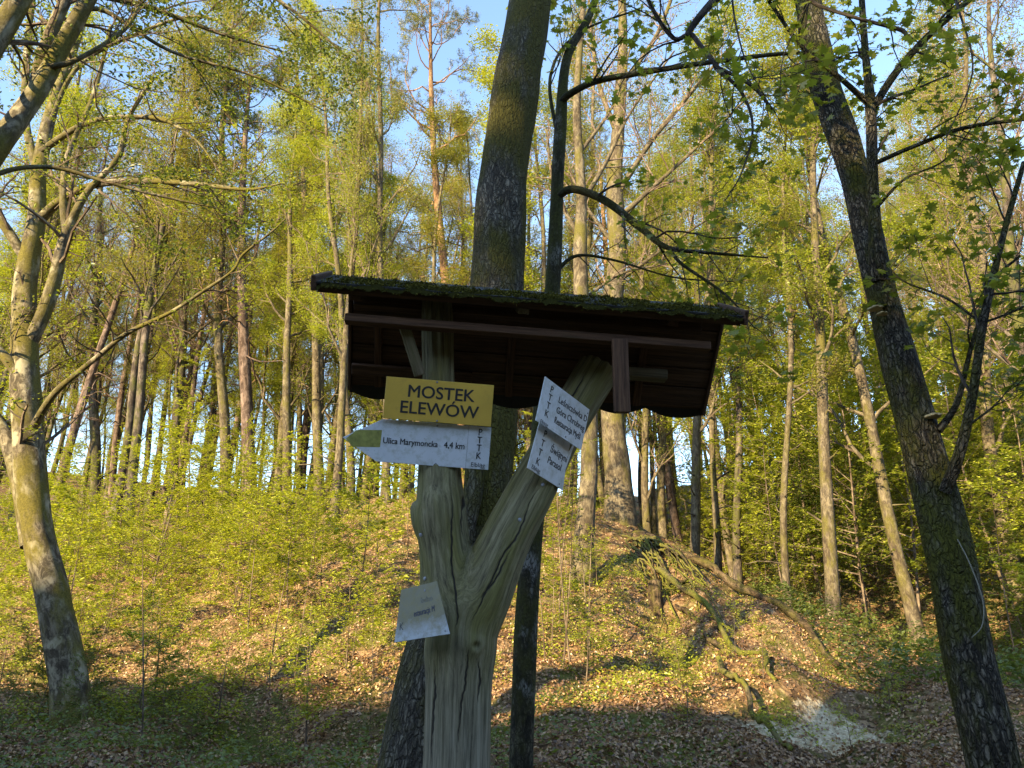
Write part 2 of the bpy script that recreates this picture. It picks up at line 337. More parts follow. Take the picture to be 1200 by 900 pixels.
def lobed(mb, C, size, rng, m=1, tilt=.6):
    n = len(C); nrm = norm(np.stack([rng.normal(0, tilt, n), rng.normal(0, tilt, n)-.3, np.ones(n)], -1))
    a = norm(np.cross(nrm, rng.normal(0, 1, (n, 3)))); b = np.cross(nrm, a); s = size*rng.uniform(.45, 1.25, (n, 1, 1)); r = rng.uniform(0, 1, n)
    P = C[:, None]+s*(MAPLE[None, :, :1]*b[:, None]+MAPLE[None, :, 1:]*a[:, None]-np.abs(MAPLE[None, :, :1])*.35*nrm[:, None])
    P = np.concatenate([C[:, None], P], 1); k = len(MAPLE)
    f = np.array([(0, 1+i, 1+(i+1) % k) for i in range(k)])
    F = (f[None]+np.arange(n)[:, None, None]*(k+1)).reshape(-1, 3)
    mb.add(P.reshape(-1, 3), np.hstack([F, np.full((len(F), 1), -10**9)]), m, rnd=np.repeat(r, k+1))
def sprout(P, Rd, count, rng, t0, t1, ang, length, npt, rise=0.0, wob=.12, rf=.5, r_min=.002, flat=0.0, len_taper=.6):
    """count children per parent polyline, vectorised"""
    b, n, _ = P.shape; m = b*count
    par = np.repeat(np.arange(b), count); t = t0+(t1-t0)*((np.tile(np.arange(count), b)+rng.uniform(0, 1, m))/count)
    x = t*(n-1); i = np.minimum(x.astype(int), n-2); f = (x-i)
    pos = P[par, i]*(1-f)[:, None]+P[par, i+1]*f[:, None]; rad = Rd[par, i]*(1-f)+Rd[par, i+1]*f
    T = norm(P[par, i+1]-P[par, i]); rv = rng.normal(0, 1, (m, 3))
    if flat: rv[:, 2] *= (1-flat)
    perp = norm(rv-(rv*T).sum(1, keepdims=True)*T)
    an = rng.normal(ang, .15, m)[:, None]; d = norm(np.cos(an)*T+np.sin(an)*perp)
    L = length*rng.uniform(.6, 1.25, m)*(1-len_taper*(t-t0)/max(t1-t0, 1e-6))
    if isinstance(length, np.ndarray): L = length[par]*rng.uniform(.6, 1.2, m)*(1-len_taper*(t-t0)/(t1-t0))
    Q = np.empty((m, npt, 3)); Q[:, 0] = pos
    for k in range(1, npt):
        d = norm(d+rng.normal(0, wob, (m, 3))+np.array([0, 0, rise])); Q[:, k] = Q[:, k-1]+d*(L/(npt-1))[:, None]
    r0 = np.maximum(rad*rf, r_min); r = r0[:, None]*np.linspace(1, .3, npt)[None]; r = np.maximum(r, r_min*.6)
    return Q, r, L
def along(P, n, rng, spread, t0=.15):
    b, k, _ = P.shape; par = rng.integers(0, b, n); x = (t0+(1-t0)*rng.uniform(0, 1, n))*(k-1); i = np.minimum(x.astype(int), k-2); f = (x-i)[:, None]
    return P[par, i]*(1-f)+P[par, i+1]*f+rng.normal(0, spread, (n, 3))*np.array([1, 1, .6])

VAR = {}
def forest_tree(key, seed, H=20., r0=.18, cb=.35, limbs=22, L1=3.2, ang=.95, rise=.10, nsec=5, ntw=4, nleaf=12000, leaf=.075, mats=('beech_far', 'twig_far', 'leaf'), spread=.14, tilt=.45, bend=.5, flat=.3, lt=.65):
    rng = np.random.default_rng(seed)
    n = 22; h = np.linspace(-.5, H, n); ph = rng.uniform(0, 6.28, 4)
    P = np.stack([bend*(np.sin(h*.16+ph[0])-math.sin(ph[0]))+.06*np.sin(h*.9+ph[1]), bend*(np.sin(h*.13+ph[2])-math.sin(ph[2]))+.06*np.sin(h*.8+ph[3]), h], -1)[None]
    P = P-P[:, 0:1]*np.array([1, 1, 0])
    r = (r0*np.clip(1-h/H, 0, 1)**.75+.012)*(1+.7*np.exp(-(h+.3)*2.2)); r = r[None]
    tm = MB(); tubes(tm, P, r, 10, 0, rng, rough=.03)
    A, ra, La = sprout(P, r, limbs, rng, cb, .97, ang, L1, 8, rise, .16, .42, .012, 0, lt)
    tubes(tm, A, ra, 6, 0)
    stub, rs_, _ = sprout(P, r, 7, rng, .1, cb, 1.3, .7, 4, .0, .2, .25, .008); tubes(tm, stub, rs_, 4, 0)
    cm = MB()
    B, rb, Lb = sprout(A, ra, nsec, rng, .2, .98, .75, L1*.42, 6, .05, .2, .6, .010, flat, .5)
    tubes(cm, B, rb, 4, 0, cap=False)
    C, rc, Lc = sprout(B, rb, ntw, rng, .15, 1.0, .7, L1*.2, 4, .02, .2, .6, .0065, flat, .4)
    tubes(cm, C, rc, 3, 0, cap=False)
    if nleaf:
        leaves(cm, along(C, int(nleaf*.8), rng, spread), leaf, rng, 1, tilt); leaves(cm, along(B, nleaf-int(nleaf*.8), rng, spread), leaf, rng, 1, tilt)
    VAR[key] = (tm.mesh(key+"_trunk", [M[mats[0]]]), cm.mesh(key+"_crown", [M[mats[1]], M[mats[2]]], smooth=False), r0, H)
forest_tree('beech1', 11, nleaf=30000)
forest_tree('beech2', 12, H=22, r0=.17, cb=.28, L1=3.6, nleaf=34000, mats=('beech_far', 'twig_far', 'leaf_bright'))
forest_tree('beech3', 13, H=18, r0=.12, cb=.22, L1=2.6, nleaf=24000, mats=('beech_far', 'twig_far', 'leaf'))
forest_tree('olive1', 14, H=21, r0=.16, cb=.30, L1=3.2, nleaf=30000, mats=('beech_far', 'twig_far', 'leaf_olive'), leaf=.07)
forest_tree('olive2', 15, H=19, r0=.13, cb=.35, L1=3.0, nleaf=30000, mats=('dark_far', 'twig_bare', 'leaf_olive'), leaf=.06, ntw=5)
forest_tree('bare1', 16, H=19, r0=.15, cb=.25, L1=3.6, ang=.65, nleaf=14000, mats=('dark_far', 'twig_bare', 'bud'), leaf=.042, ntw=7, nsec=6)
forest_tree('bare2', 17, H=17, r0=.12, cb=.2, L1=3.2, ang=.6, rise=.16, nleaf=24000, mats=('beech_far', 'twig_bare', 'leaf'), leaf=.055, ntw=7, nsec=6)
forest_tree('slim1', 18, H=15, r0=.07, cb=.2, limbs=18, L1=1.7, nleaf=12000, mats=('beech_far', 'twig_far', 'leaf_bright'), leaf=.07)
forest_tree('slim2', 19, H=14, r0=.065, cb=.3, limbs=14, L1=1.4, nleaf=11000, mats=('beech_far', 'twig_far', 'leaf_olive'), leaf=.06)
def pine(key, seed, H=19, r0=.2, cb=.66, bk='pine'):
    rng = np.random.default_rng(seed); n = 22; h = np.linspace(-.5, H, n)
    P = np.stack([.25*np.sin(h*.3)+.0*h, .2*np.cos(h*.26), h], -1)[None]; r = ((r0*np.clip(1-h/H, 0, 1)**.6+.02)*(1+.5*np.exp(-(h+.3)*2)))[None]
    tm = MB(); tubes(tm, P, r, 10, 0, rng, rough=.03)
    A, ra, _ = sprout(P, r, 26, rng, cb, .99, 1.15, 2.9, 8, .06, .28, .35, .02, 0, .45); tubes(tm, A, ra, 5, 0)
    D, rd, _ = sprout(P, r, 14, rng, cb*.55, cb, 1.45, 2.2, 7, -.02, .3, .22, .01); tubes(tm, D, rd, 4, 0)
    cm = MB(); B, rb, _ = sprout(A, ra, 7, rng, .35, 1., .8, 1.0, 5, .12, .25, .5, .008); tubes(cm, B, rb, 3, 0, cap=False)
    E, re, _ = sprout(D, rd, 5, rng, .2, 1., .9, .9, 5, .0, .3, .5, .006); tubes(cm, E, re, 3, 0, cap=False)
    C, rc, _ = sprout(B, rb, 5, rng, .3, 1., .7, .35, 3, .15, .2, .6, .005); tubes(cm, C, rc, 3, 0, cap=False)
    c = along(C, 16000, rng, .05, .3); leaves(cm, c, .13, rng, 1, 1.0, .12)
    VAR[key] = (tm.mesh(key+"_trunk", [M[bk]]), cm.mesh(key+"_crown", [M['pine'], M['needle']], smooth=False), r0, H)
pine('pine1', 31); pine('pine2', 32, 17, .16, .55, 'pine_dark')
def spruce(key, seed, H=13):
    rng = np.random.default_rng(seed); h = np.linspace(-.5, H, 12); P = np.stack([h*0, h*0, h], -1)[None]; r = (.2*np.clip(1-h/H, 0, 1)+.02)[None]
    tm = MB(); tubes(tm, P, r, 8); cm = MB()
    A, ra, _ = sprout(P, r, 90, rng, .1, .99, 1.45, 2.6, 5, -.03, .08, .3, .012, 0, .85); tubes(cm, A, ra, 4, 0, cap=False)
    leaves(cm, along(A, 26000, rng, .16, .05), .26, rng, 1, .5, .35)
    VAR[key] = (tm.mesh(key+"_trunk", [M['dark_far']]), cm.mesh(key+"_crown", [M['twig'], M['needle']], smooth=False), .2, H)
spruce('spruce1', 41)
def sapling(key, seed, H=3.2, nl=700, mat='leaf_bright', leaf=.06, limbs=16, L=.9, r0=.014):
    rng = np.random.default_rng(seed); h = np.linspace(-.1, H, 10); ph = rng.uniform(0, 6.28, 2)
    P = np.stack([.12*np.sin(h*.9+ph[0]), .12*np.sin(h*.8+ph[1]), h], -1)[None]; P = P-P[:, :1]*np.array([1, 1, 0]); r = (r0*np.clip(1.05-h/H, 0.1, 1))[None]
    tm = MB(); tubes(tm, P, r, 5); cm = MB()
    A, ra, _ = sprout(P, r, limbs, rng, .15, .98, 1.2, L, 5, .02, .1, .5, .004, 0, .6); tubes(cm, A, ra, 3, 0, cap=False)
    B, rb, _ = sprout(A, ra, 4, rng, .2, 1., .7, L*.4, 3, .0, .1, .6, .0025, .85, .4); tubes(cm, B, rb, 3, 0, cap=False)
    leaves(cm, along(B, int(nl*.75), rng, .03, .1), leaf, rng, 1, .28, .6); leaves(cm, along(A, nl-int(nl*.75), rng, .03, .2), leaf, rng, 1, .28, .6)
    VAR[key] = (tm.mesh(key+"_stem", [M['twig_far']]), cm.mesh(key+"_crown", [M['twig_far'], M[mat]], smooth=False), r0, H)
sapling('sap1', 51, 3.2, 1700, 'leaf_bright', .08, 24, 1.15); sapling('sap2', 52, 2.2, 1250, 'leaf_bright', .075, 20, 1.0); sapling('sap3', 53, 4.6, 2800, 'leaf_bright', .08, 32, 1.5, .022)
sapling('sap4', 54, 1.3, 900, 'leaf_bright', .055, 14, .65); sapling('sapd', 55, 3.4, 3600, 'leaf_shade', .075, 26, 1.4); sapling('thin', 56, 2.8, 90, 'leaf', .04, 7, .35, .011)
sapling('sape', 57, 6.5, 7500, 'leaf', .08, 36, 2.2, .035)

TREES = []   # (root, kind words, zone)
def plant(key, p, s=(1, 1, 1), rz=0., lean=(0, 0), name="tree", first={}):
    tr, cr, _, _ = VAR[key]
    o = empty(name, p); o.rotation_euler = (lean[0], lean[1], rz); o.scale = s
    link("trunk", tr, o); link("crown", cr, o); return o

# ------------------------------------------------------------ hero trees from limbs traced with their own depths
def limb(pts, n=None):
    P = [tuple(at(a, b, Y)) for a, b, Y, w in pts]; Rr = [w*depth(at(a, b, Y))/FPX/2 for a, b, Y, w in pts]
    n = n or max(8, int(len(pts)*7)); S = spline(P, n); r = np.maximum(spline([(x, 0, 0) for x in Rr], n)[:, 0], .0015)
    return S, r
def hero(name, label, limbs, mat, base=None, k0=26, twigs=None, cat="tree", rough=.035, seed=1, leafmat='leaf', twmat='twig'):
    rng = np.random.default_rng(seed); tm = MB(); thin = []
    for i, pts in enumerate(limbs):
        S, r = limb(pts, max(10, len(pts)*(12 if i == 0 else 7)))
        if i == 0:
            gp = base if base is not None else Vector((S[0][0], S[0][1], gz(S[0][0], S[0][1])))
            if True:
                k = 12; d = np.linspace(0, 1, k)[:-1, None]; A0 = np.array([gp.x, gp.y, min(gp.z, S[0][2])-.7]); S = np.vstack([A0+(S[0]-A0)*d, S]); rr = r[0]*(1+.55*(1-d[:, 0])**2.5); r = np.concatenate([rr, r])
        thick = r.max() > .03
        tubes(tm, S, r, k0 if i == 0 else (14 if thick else 7), 0, rng, rough=rough if thick else .0)
        if i > 0 or len(limbs) == 1: thin.append((S, r))
    root = empty(name, gp); tag(root, label, cat)
    link("trunk", tm.mesh(name+"_trunk", [M[mat]], shift=gp), root)
    if twigs:
        cm = MB()
        for (S, r) in thin:
            sec = twigs.get('sec', 8); L = twigs.get('L', .8)
            B, rb, _ = sprout(S[None], r[None], sec, rng, twigs.get('t0', .25), 1., .8, L, 7, twigs.get('rise', .0), .16, .4, .003, .2, .5); rb = np.minimum(rb, .02); tubes(cm, B, rb, 5, 0, cap=False)
            C, rc, _ = sprout(B, rb, twigs.get('ntw', 5), rng, .2, 1., .75, L*.45, 5, .0, .2, .6, .0018, .3, .4); tubes(cm, C, rc, 3, 0, cap=False)
            nl = int(twigs.get('nl', 100))
            if nl: (lobed if twigs.get('lobed') else leaves)(cm, along(C, nl, rng, twigs.get('sp', .03), .3), twigs.get('leaf', .05), rng, 1, twigs.get('tilt', .5))
        link("crown", cm.mesh(name+"_crown", [M[twmat], M[leafmat]], smooth=False, shift=gp), root)
    return root

# tall trunk right behind the forked post
hero("tree", "thick dark mossy trunk rising straight behind the forked signpost and its little roof",
     [[(480, 930, 4.6, 92), (500, 800, 4.62, 76), (530, 700, 4.65, 62), (566, 600, 4.68, 52), (576, 520, 4.7, 54), (580, 420, 4.75, 60), (583, 330, 4.8, 64), (591, 200, 4.85, 58), (605, 100, 4.9, 54), (622, 0, 4.95, 47), (632, -90, 5.0, 42), (640, -250, 5.1, 36)],
      [(545, 640, 4.5, 16), (556, 560, 4.56, 24), (560, 480, 4.62, 26), (564, 400, 4.68, 28), (576, 300, 4.78, 26), (588, 200, 4.86, 20)],
      [(620, -30, 4.95, 26), (560, -120, 4.8, 18), (500, -200, 4.7, 12)]], 'trunk_mossy', k0=32, seed=2)
# slim companion with the arching branches
hero("tree", "slim dark young tree with two arching side branches just right of the forked post",
     [[(611, 905, 5.3, 28), (614, 800, 5.3, 27), (618, 700, 5.3, 26), (626, 600, 5.3, 25), (638, 450, 5.3, 22), (648, 330, 5.3, 18), (652, 240, 5.3, 15), (657, 150, 5.3, 14), (664, 70, 5.3, 11), (690, 20, 5.3, 9), (706, -30, 5.3, 8)],
      [(657, 120, 5.3, 9), (668, 110, 5.2, 8), (700, 95, 5.1, 7), (760, 84, 5.0, 6.5), (840, 72, 4.9, 5.5), (935, 62, 4.8, 4.5), (1000, 70, 4.7, 2)],
      [(651, 232, 5.3, 9), (672, 222, 5.2, 9), (710, 236, 5.1, 9), (752, 268, 5.0, 8), (782, 290, 4.95, 6), (830, 296, 4.9, 4), (900, 302, 4.8, 2)],
      [(782, 289, 4.95, 5), (800, 310, 4.9, 4), (850, 345, 4.8, 3), (885, 385, 4.7, 1.6)],
      [(648, 322, 5.3, 6), (675, 300, 5.3, 4), (720, 305, 5.3, 3), (790, 325, 5.2, 2), (860, 330, 5.2, 1.2)],
      [(655, 170, 5.3, 5), (645, 90, 5.5, 4), (676, 40, 5.6, 3), (750, 10, 5.6, 2)]], 'young', k0=14, seed=5,
     twigs=dict(sec=9, L=.75, ntw=4, nl=200, leaf=.075, sp=.05, lobed=True, tilt=.6), leafmat='leaf_maple')
# big leaning maple on the right
hero("tree", "leaning dark maple trunk with moss and shelf fungus at the right side of the path",
     [[(1170, 930, 4.3, 62), (1157, 860, 4.3, 59), (1139, 780, 4.35, 56), (1121, 690, 4.4, 53), (1101, 600, 4.45, 47), (1074, 500, 4.5, 43), (1048, 400, 4.6, 37), (1027, 320, 4.7, 34), (1012, 250, 4.8, 33), (990, 170, 4.9, 34), (967, 100, 5.0, 33), (950, 20, 5.1, 29), (938, -60, 5.2, 26), (925, -200, 5.3, 20)],
      [(1030, 330, 4.62, 20), (1026, 280, 4.55, 16), (1022, 200, 4.5, 13), (1020, 120, 4.5, 12), (1014, 60, 4.5, 8), (1008, -30, 4.5, 6)],
      [(1024, 125, 4.5, 10), (1050, 85, 4.4, 9), (1085, 45, 4.3, 8), (1130, 5, 4.2, 7), (1180, -40, 4.2, 5)],
      [(1018, 122, 4.5, 8), (985, 92, 4.4, 6), (940, 55, 4.3, 5), (900, 0, 4.2, 4)],
      [(1024, 192, 4.5, 6), (1070, 172, 4.3, 5), (1130, 150, 4.2, 5), (1215, 138, 4.1, 4)],
      [(1026, 245, 4.5, 4), (1060, 210, 4.3, 3), (1110, 185, 4.2, 2), (1160, 120, 4.1, 1.2)],
      [(1108, 575, 4.35, 15), (1125, 530, 4.2, 13), (1140, 460, 4.1, 11), (1152, 380, 4.0, 9), (1172, 290, 3.95, 7), (1200, 190, 3.9, 5)],
      [(1100, 505, 4.4, 9), (1122, 470, 4.35, 7), (1140, 400, 4.3, 5), (1165, 330, 4.3, 4), (1195, 300, 4.3, 3)],
      [(1152, 380, 4.0, 3), (1110, 350, 4.1, 3), (1060, 330, 4.2, 2), (1040, 310, 4.3, 1)],
      [(1152, 378, 4.0, 3), (1180, 368, 4.0, 3), (1220, 350, 4.0, 2)],
      [(1135, 498, 4.1, 3), (1160, 480, 4.1, 2.4), (1175, 465, 4.1, 1.4)]], 'maple', k0=30, seed=6, rough=.05,
     twigs=dict(sec=6, L=.6, ntw=3, nl=130, leaf=.075, sp=.05, lobed=True, tilt=.6, t0=.35), leafmat='leaf_maple')
# overhead maple branches reaching in from the top, off a tree standing outside the frame on the right
hero("tree", "dark overhanging maple boughs with lobed leaves reaching in across the top right sky",
     [[(1500, 900, 4.2, 70), (1450, 500, 4.2, 60), (1380, 200, 4.2, 50), (1280, -50, 4.2, 44), (1150, -260, 4.2, 36)],
      [(1200, -180, 4.2, 20), (1060, -130, 4.1, 14), (930, -80, 3.9, 11), (838, 0, 3.8, 9), (806, 40, 3.8, 7), (812, 42, 3.8, 6), (840, 78, 3.75, 5), (870, 110, 3.75, 4), (882, 150, 3.75, 3), (870, 200, 3.7, 2), (850, 235, 3.7, 1)],
      [(806, 41, 3.8, 6), (790, 45, 3.8, 5), (770, 20, 3.8, 5), (750, -20, 3.8, 4)],
      [(840, 78, 3.75, 4), (880, 100, 3.7, 4), (905, 128, 3.7, 3)],
      [(1000, -110, 4.0, 8), (960, -30, 3.9, 6), (950, 0, 3.9, 5), (1000, 20, 3.8, 4), (1055, 35, 3.8, 5), (1062, 45, 3.8, 4)],
      [(1150, -200, 4.1, 8), (1100, -80, 3.9, 6), (1120, 0, 3.8, 3), (1140, 80, 3.7, 2), (1110, 160, 3.7, 1.2)],
      [(900, -60, 3.9, 5), (860, -20, 3.8, 3), (870, 60, 3.6, 2), (900, 120, 3.6, 1.2)]], 'twig', k0=12, seed=8,
     twigs=dict(sec=7, L=.7, ntw=4, nl=140, leaf=.07, sp=.05, lobed=True, tilt=.6), leafmat='leaf_maple')
# left beech
hero("tree", "pale mottled beech with moss patches leaning at the left edge",
     [[(86, 862, 8.5, 46), (79, 790, 8.5, 40), (62, 700, 8.5, 37), (44, 620, 8.5, 35), (36, 550, 8.5, 34), (31, 480, 8.5, 32), (29, 400, 8.5, 28), (30, 330, 8.5, 25), (42, 260, 8.6, 20), (46, 200, 8.7, 16), (60, 130, 8.8, 13), (85, 60, 8.9, 10), (110, -20, 9.0, 8)],
      [(34, 405, 8.5, 16), (52, 365, 8.4, 16), (66, 320, 8.4, 14), (76, 278, 8.3, 12), (100, 228, 8.2, 8), (138, 185, 8.0, 7), (150, 140, 8.0, 5), (180, 90, 8.0, 4)],
      [(78, 275, 8.3, 9), (74, 230, 8.3, 8), (80, 180, 8.4, 6), (110, 110, 8.5, 5), (130, 30, 8.6, 4)],
      [(40, 500, 8.4, 10), (52, 478, 8.2, 8), (70, 455, 8.0, 7), (112, 420, 7.8, 6), (150, 390, 7.6, 5.5), (200, 366, 7.4, 4.5), (240, 340, 7.3, 4), (272, 318, 7.3, 3.4), (285, 298, 7.3, 3), (318, 272, 7.2, 2.4), (335, 256, 7.2, 1.4)],
      [(36, 640, 8.5, 22), (28, 580, 8.55, 22), (14, 530, 8.6, 19), (0, 500, 8.7, 15), (-40, 440, 9.2, 14)],
      [(34, 460, 8.5, 14), (12, 425, 8.4, 12), (-4, 410, 8.4, 12), (-40, 370, 8.3, 8)],
      [(44, 260, 8.6, 12), (70, 236, 8.4, 10), (110, 217, 8.2, 8), (170, 212, 8.0, 7), (230, 216, 7.8, 6), (290, 222, 7.7, 4), (330, 215, 7.6, 2)],
      [(46, 210, 8.7, 10), (30, 140, 8.8, 8), (32, 60, 8.9, 8), (40, -20, 9, 6)],
      [(44, 180, 8.7, 8), (90, 150, 8.5, 7), (130, 138, 8.3, 6), (190, 140, 8.1, 5), (230, 165, 8.0, 3), (250, 190, 7.9, 1.5)],
      [(52, 160, 8.8, 6), (90, 80, 8.6, 5), (160, 40, 8.4, 4), (240, 20, 8.2, 3), (330, 70, 8.0, 1.5)],
      [(28, 300, 8.5, 12), (0, 258, 8.4, 10), (-30, 230, 8.4, 8)]], 'beech', k0=26, seed=9,
     twigs=dict(sec=11, L=1.15, ntw=5, nl=800, leaf=.05, sp=.05, tilt=.5, rise=.02), leafmat='leaf', twmat='twig_far')
# near limbs crossing the top-left corner, from a beech outside the frame
hero("tree", "smooth pale beech limbs with painted branch shadow bands crossing the top left corner",
     [[(-420, 900, 4.0, 90), (-330, 600, 4.1, 80), (-200, 400, 4.2, 64), (-80, 270, 4.3, 36), (0, 168, 4.4, 27), (45, 105, 4.5, 22), (75, 50, 4.6, 19), (120, -30, 4.7, 16), (200, -160, 4.9, 18)],
      [(-160, 350, 4.2, 38), (-60, 140, 4.1, 30), (-14, 62, 4.1, 27), (20, 5, 4.1, 24), (60, -70, 4.2, 20)],
      [(40, 108, 4.5, 15), (52, 60, 4.6, 15), (70, 15, 4.8, 13), (100, -50, 4.9, 11)],
      [(-60, 240, 4.3, 12), (0, 203, 4.4, 6), (60, 196, 4.5, 5), (120, 212, 4.6, 4), (180, 228, 4.7, 3), (250, 243, 4.8, 1.5)],
      [(48, 80, 4.5, 8), (90, 70, 4.5, 6), (150, 30, 4.6, 5), (170, -20, 4.7, 4)],
      [(60, 60, 4.6, 8), (110, 10, 4.7, 6), (200, 60, 4.9, 4), (300, 90, 5.1, 3), (380, 130, 5.3, 1.5)],
      [(100, -10, 4.7, 9), (180, 10, 4.9, 6), (260, 40, 5.1, 4), (330, 60, 5.3, 2)],
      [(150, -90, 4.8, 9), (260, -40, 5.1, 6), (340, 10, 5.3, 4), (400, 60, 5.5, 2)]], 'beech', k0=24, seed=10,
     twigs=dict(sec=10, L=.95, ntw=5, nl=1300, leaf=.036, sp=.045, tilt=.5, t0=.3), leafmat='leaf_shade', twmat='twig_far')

# ------------------------------------------------------------ trees on the mound
rng = np.random.default_rng(77)
_b = at_ground(725, 17.5)
mound_beech = hero("tree", "stout sunlit beech with flared grey foot on the crest of the mound",
     [[(728, 612, 17.5, 40), (724, 560, 17.5, 31), (718, 490, 17.5, 27), (712, 400, 17.5, 25), (724, 300, 17.5, 22), (720, 220, 17.5, 19), (726, 130, 17.6, 14), (730, 40, 17.6, 11), (726, -60, 17.7, 6)],
      [(722, 230, 17.5, 8), (760, 170, 17.2, 6), (800, 120, 17, 5), (860, 50, 17, 3)], [(720, 260, 17.5, 7), (770, 215, 17.3, 5), (830, 160, 17.2, 3), (880, 110, 17, 2)],
      [(724, 160, 17.5, 7), (700, 90, 17.6, 5), (690, 0, 17.6, 3)], [(728, 100, 17.6, 6), (770, 40, 17.6, 5), (800, -40, 17.6, 3)], [(722, 290, 17.5, 5), (680, 230, 17.6, 4), (660, 170, 17.8, 2)],
      [(724, 330, 17.5, 5), (780, 290, 17.2, 3), (840, 250, 17.2, 2)]], 'beech_far', base=_b, k0=18, seed=21,
     twigs=dict(sec=14, L=1.7, ntw=8, nl=900, leaf=.06, sp=.1, t0=.2, rise=.05), twmat='twig_bare', leafmat='leaf_olive')
_b = at_ground(682, 13.5)
hero("tree", "smooth pale young beech trunk on the sunny mound face, just right of the tilted signs",
     [[(682, 690, 13.5, 36), (684, 640, 13.5, 26), (690, 560, 13.5, 20), (690, 480, 13.6, 19), (684, 400, 13.7, 18), (680, 300, 13.8, 16), (681, 220, 13.9, 12), (676, 120, 14, 9), (684, 0, 14, 6)],
      [(681, 240, 13.9, 6), (710, 190, 13.8, 5), (740, 130, 13.7, 3), (790, 60, 13.6, 2)], [(680, 280, 13.9, 6), (650, 220, 14, 4), (640, 150, 14, 3)], [(679, 180, 14, 5), (720, 120, 14, 3), (740, 50, 14, 2)],
      [(684, 350, 13.9, 4), (730, 320, 13.9, 3), (780, 310, 13.9, 2)]], 'beech_far', base=_b, k0=16, seed=22,
     twigs=dict(sec=12, L=1.4, ntw=7, nl=600, leaf=.06, sp=.08, t0=.2, rise=.04), twmat='twig_bare', leafmat='leaf_olive')

def surf(px, Y, dz=0.): p = at_ground(px, Y); return (p.x, p.y, p.z+dz)
# roots (children of the crest beech)
def root_mesh(pts, r0, r1, seed, k=9):
    rg = np.random.default_rng(seed); S = spline(pts, len(pts)*6); S = S+rg.normal(0, .012, S.shape)+.03*np.sin(np.arange(len(S))[:, None]*np.array([.5, .37, .61])+seed); r = np.linspace(r0, r1, len(S))*(1+.15*np.sin(np.arange(len(S))*.7))
    m_ = MB(); tubes(m_, S, r, k, 0, rg, rough=.08); return m_
rj = random.Random(4)
for i in range(34):
    px0, Y0 = 738+rj.uniform(-6, 30), 15.6+rj.uniform(-1.2, .8); n = 5; pts = []
    dx, dY = rj.uniform(4, 24), rj.uniform(.35, .75)
    for k in range(n): pts.append(surf(px0+dx*k+rj.uniform(-4, 4), Y0-dY*k+rj.uniform(-.1, .1), [0.03, .08, .06, .05, -.05][k]+rj.uniform(0, .14)*(0 < k < 4)))
    m_ = root_mesh(pts, rj.uniform(.014, .032), .008, 100+i, 7); o = link("root", m_.mesh("root", [M['root']], shift=_b*0+mound_beech.location), mound_beech)
def log(name, label, pts, r0, r1, seed, mt="root"):
    p0 = Vector(pts[0]); m_ = root_mesh(pts, r0, r1, seed, 12); o = link(name, m_.mesh(name, [M[mt]], shift=p0)); o.location = p0; tag(o, label, "fallen log"); return o
log("fallen_log", "long mossy fallen trunk running down the ridge line of the mound towards the right",
    [surf(742, 16.4, .10), surf(790, 15.4, .14), surf(830, 14.8, .14), surf(870, 14.1, .13), surf(920, 13.2, .13), surf(985, 11.6, .10)], .095, .05, 201, "soilroot")
log("fallen_log", "bright moss covered fallen branch slanting down the sunny face below the ridge log",
    [surf(768, 14.2, .15), surf(800, 13.1, .13), surf(835, 12.0, .12), surf(866, 11.0, .09), surf(893, 10.0, .08), surf(908, 9.3, .03)], .055, .025, 202)
log("fallen_log", "thinner dark fallen branch lying just under the bright mossy one",
    [surf(770, 13.8, .08), surf(800, 12.6, .06), surf(828, 11.6, .06), surf(850, 10.8, .02)], .05, .025, 203, "soilroot")
log("fallen_log", "crooked thin fallen branch lying across the sandy scar at the lower right",
    [surf(842, 9.9, .10), surf(868, 9.1, .14), surf(888, 8.4, .16), surf(905, 7.7, .14), surf(935, 7.1, .06)], .035, .018, 204)
# ragged stump over the eroded hollow
st = Vector(surf(768, 12.9)); m_ = MB(); rg = np.random.default_rng(9)
h = np.linspace(-.3, .30, 12); S = np.stack([h*.05, h*0, h], -1); tubes(m_, S, .12*(1+.6*np.exp(-(h+.3)*4))*np.linspace(1, .8, 12), 16, 0, rg, rough=.12)
o = link("tree_stump", m_.mesh("tree_stump", [M['soilroot']])); o.location = st; tag(o, "broken mossy stump over the eroded hollow on the mound's sunny face", "stump")

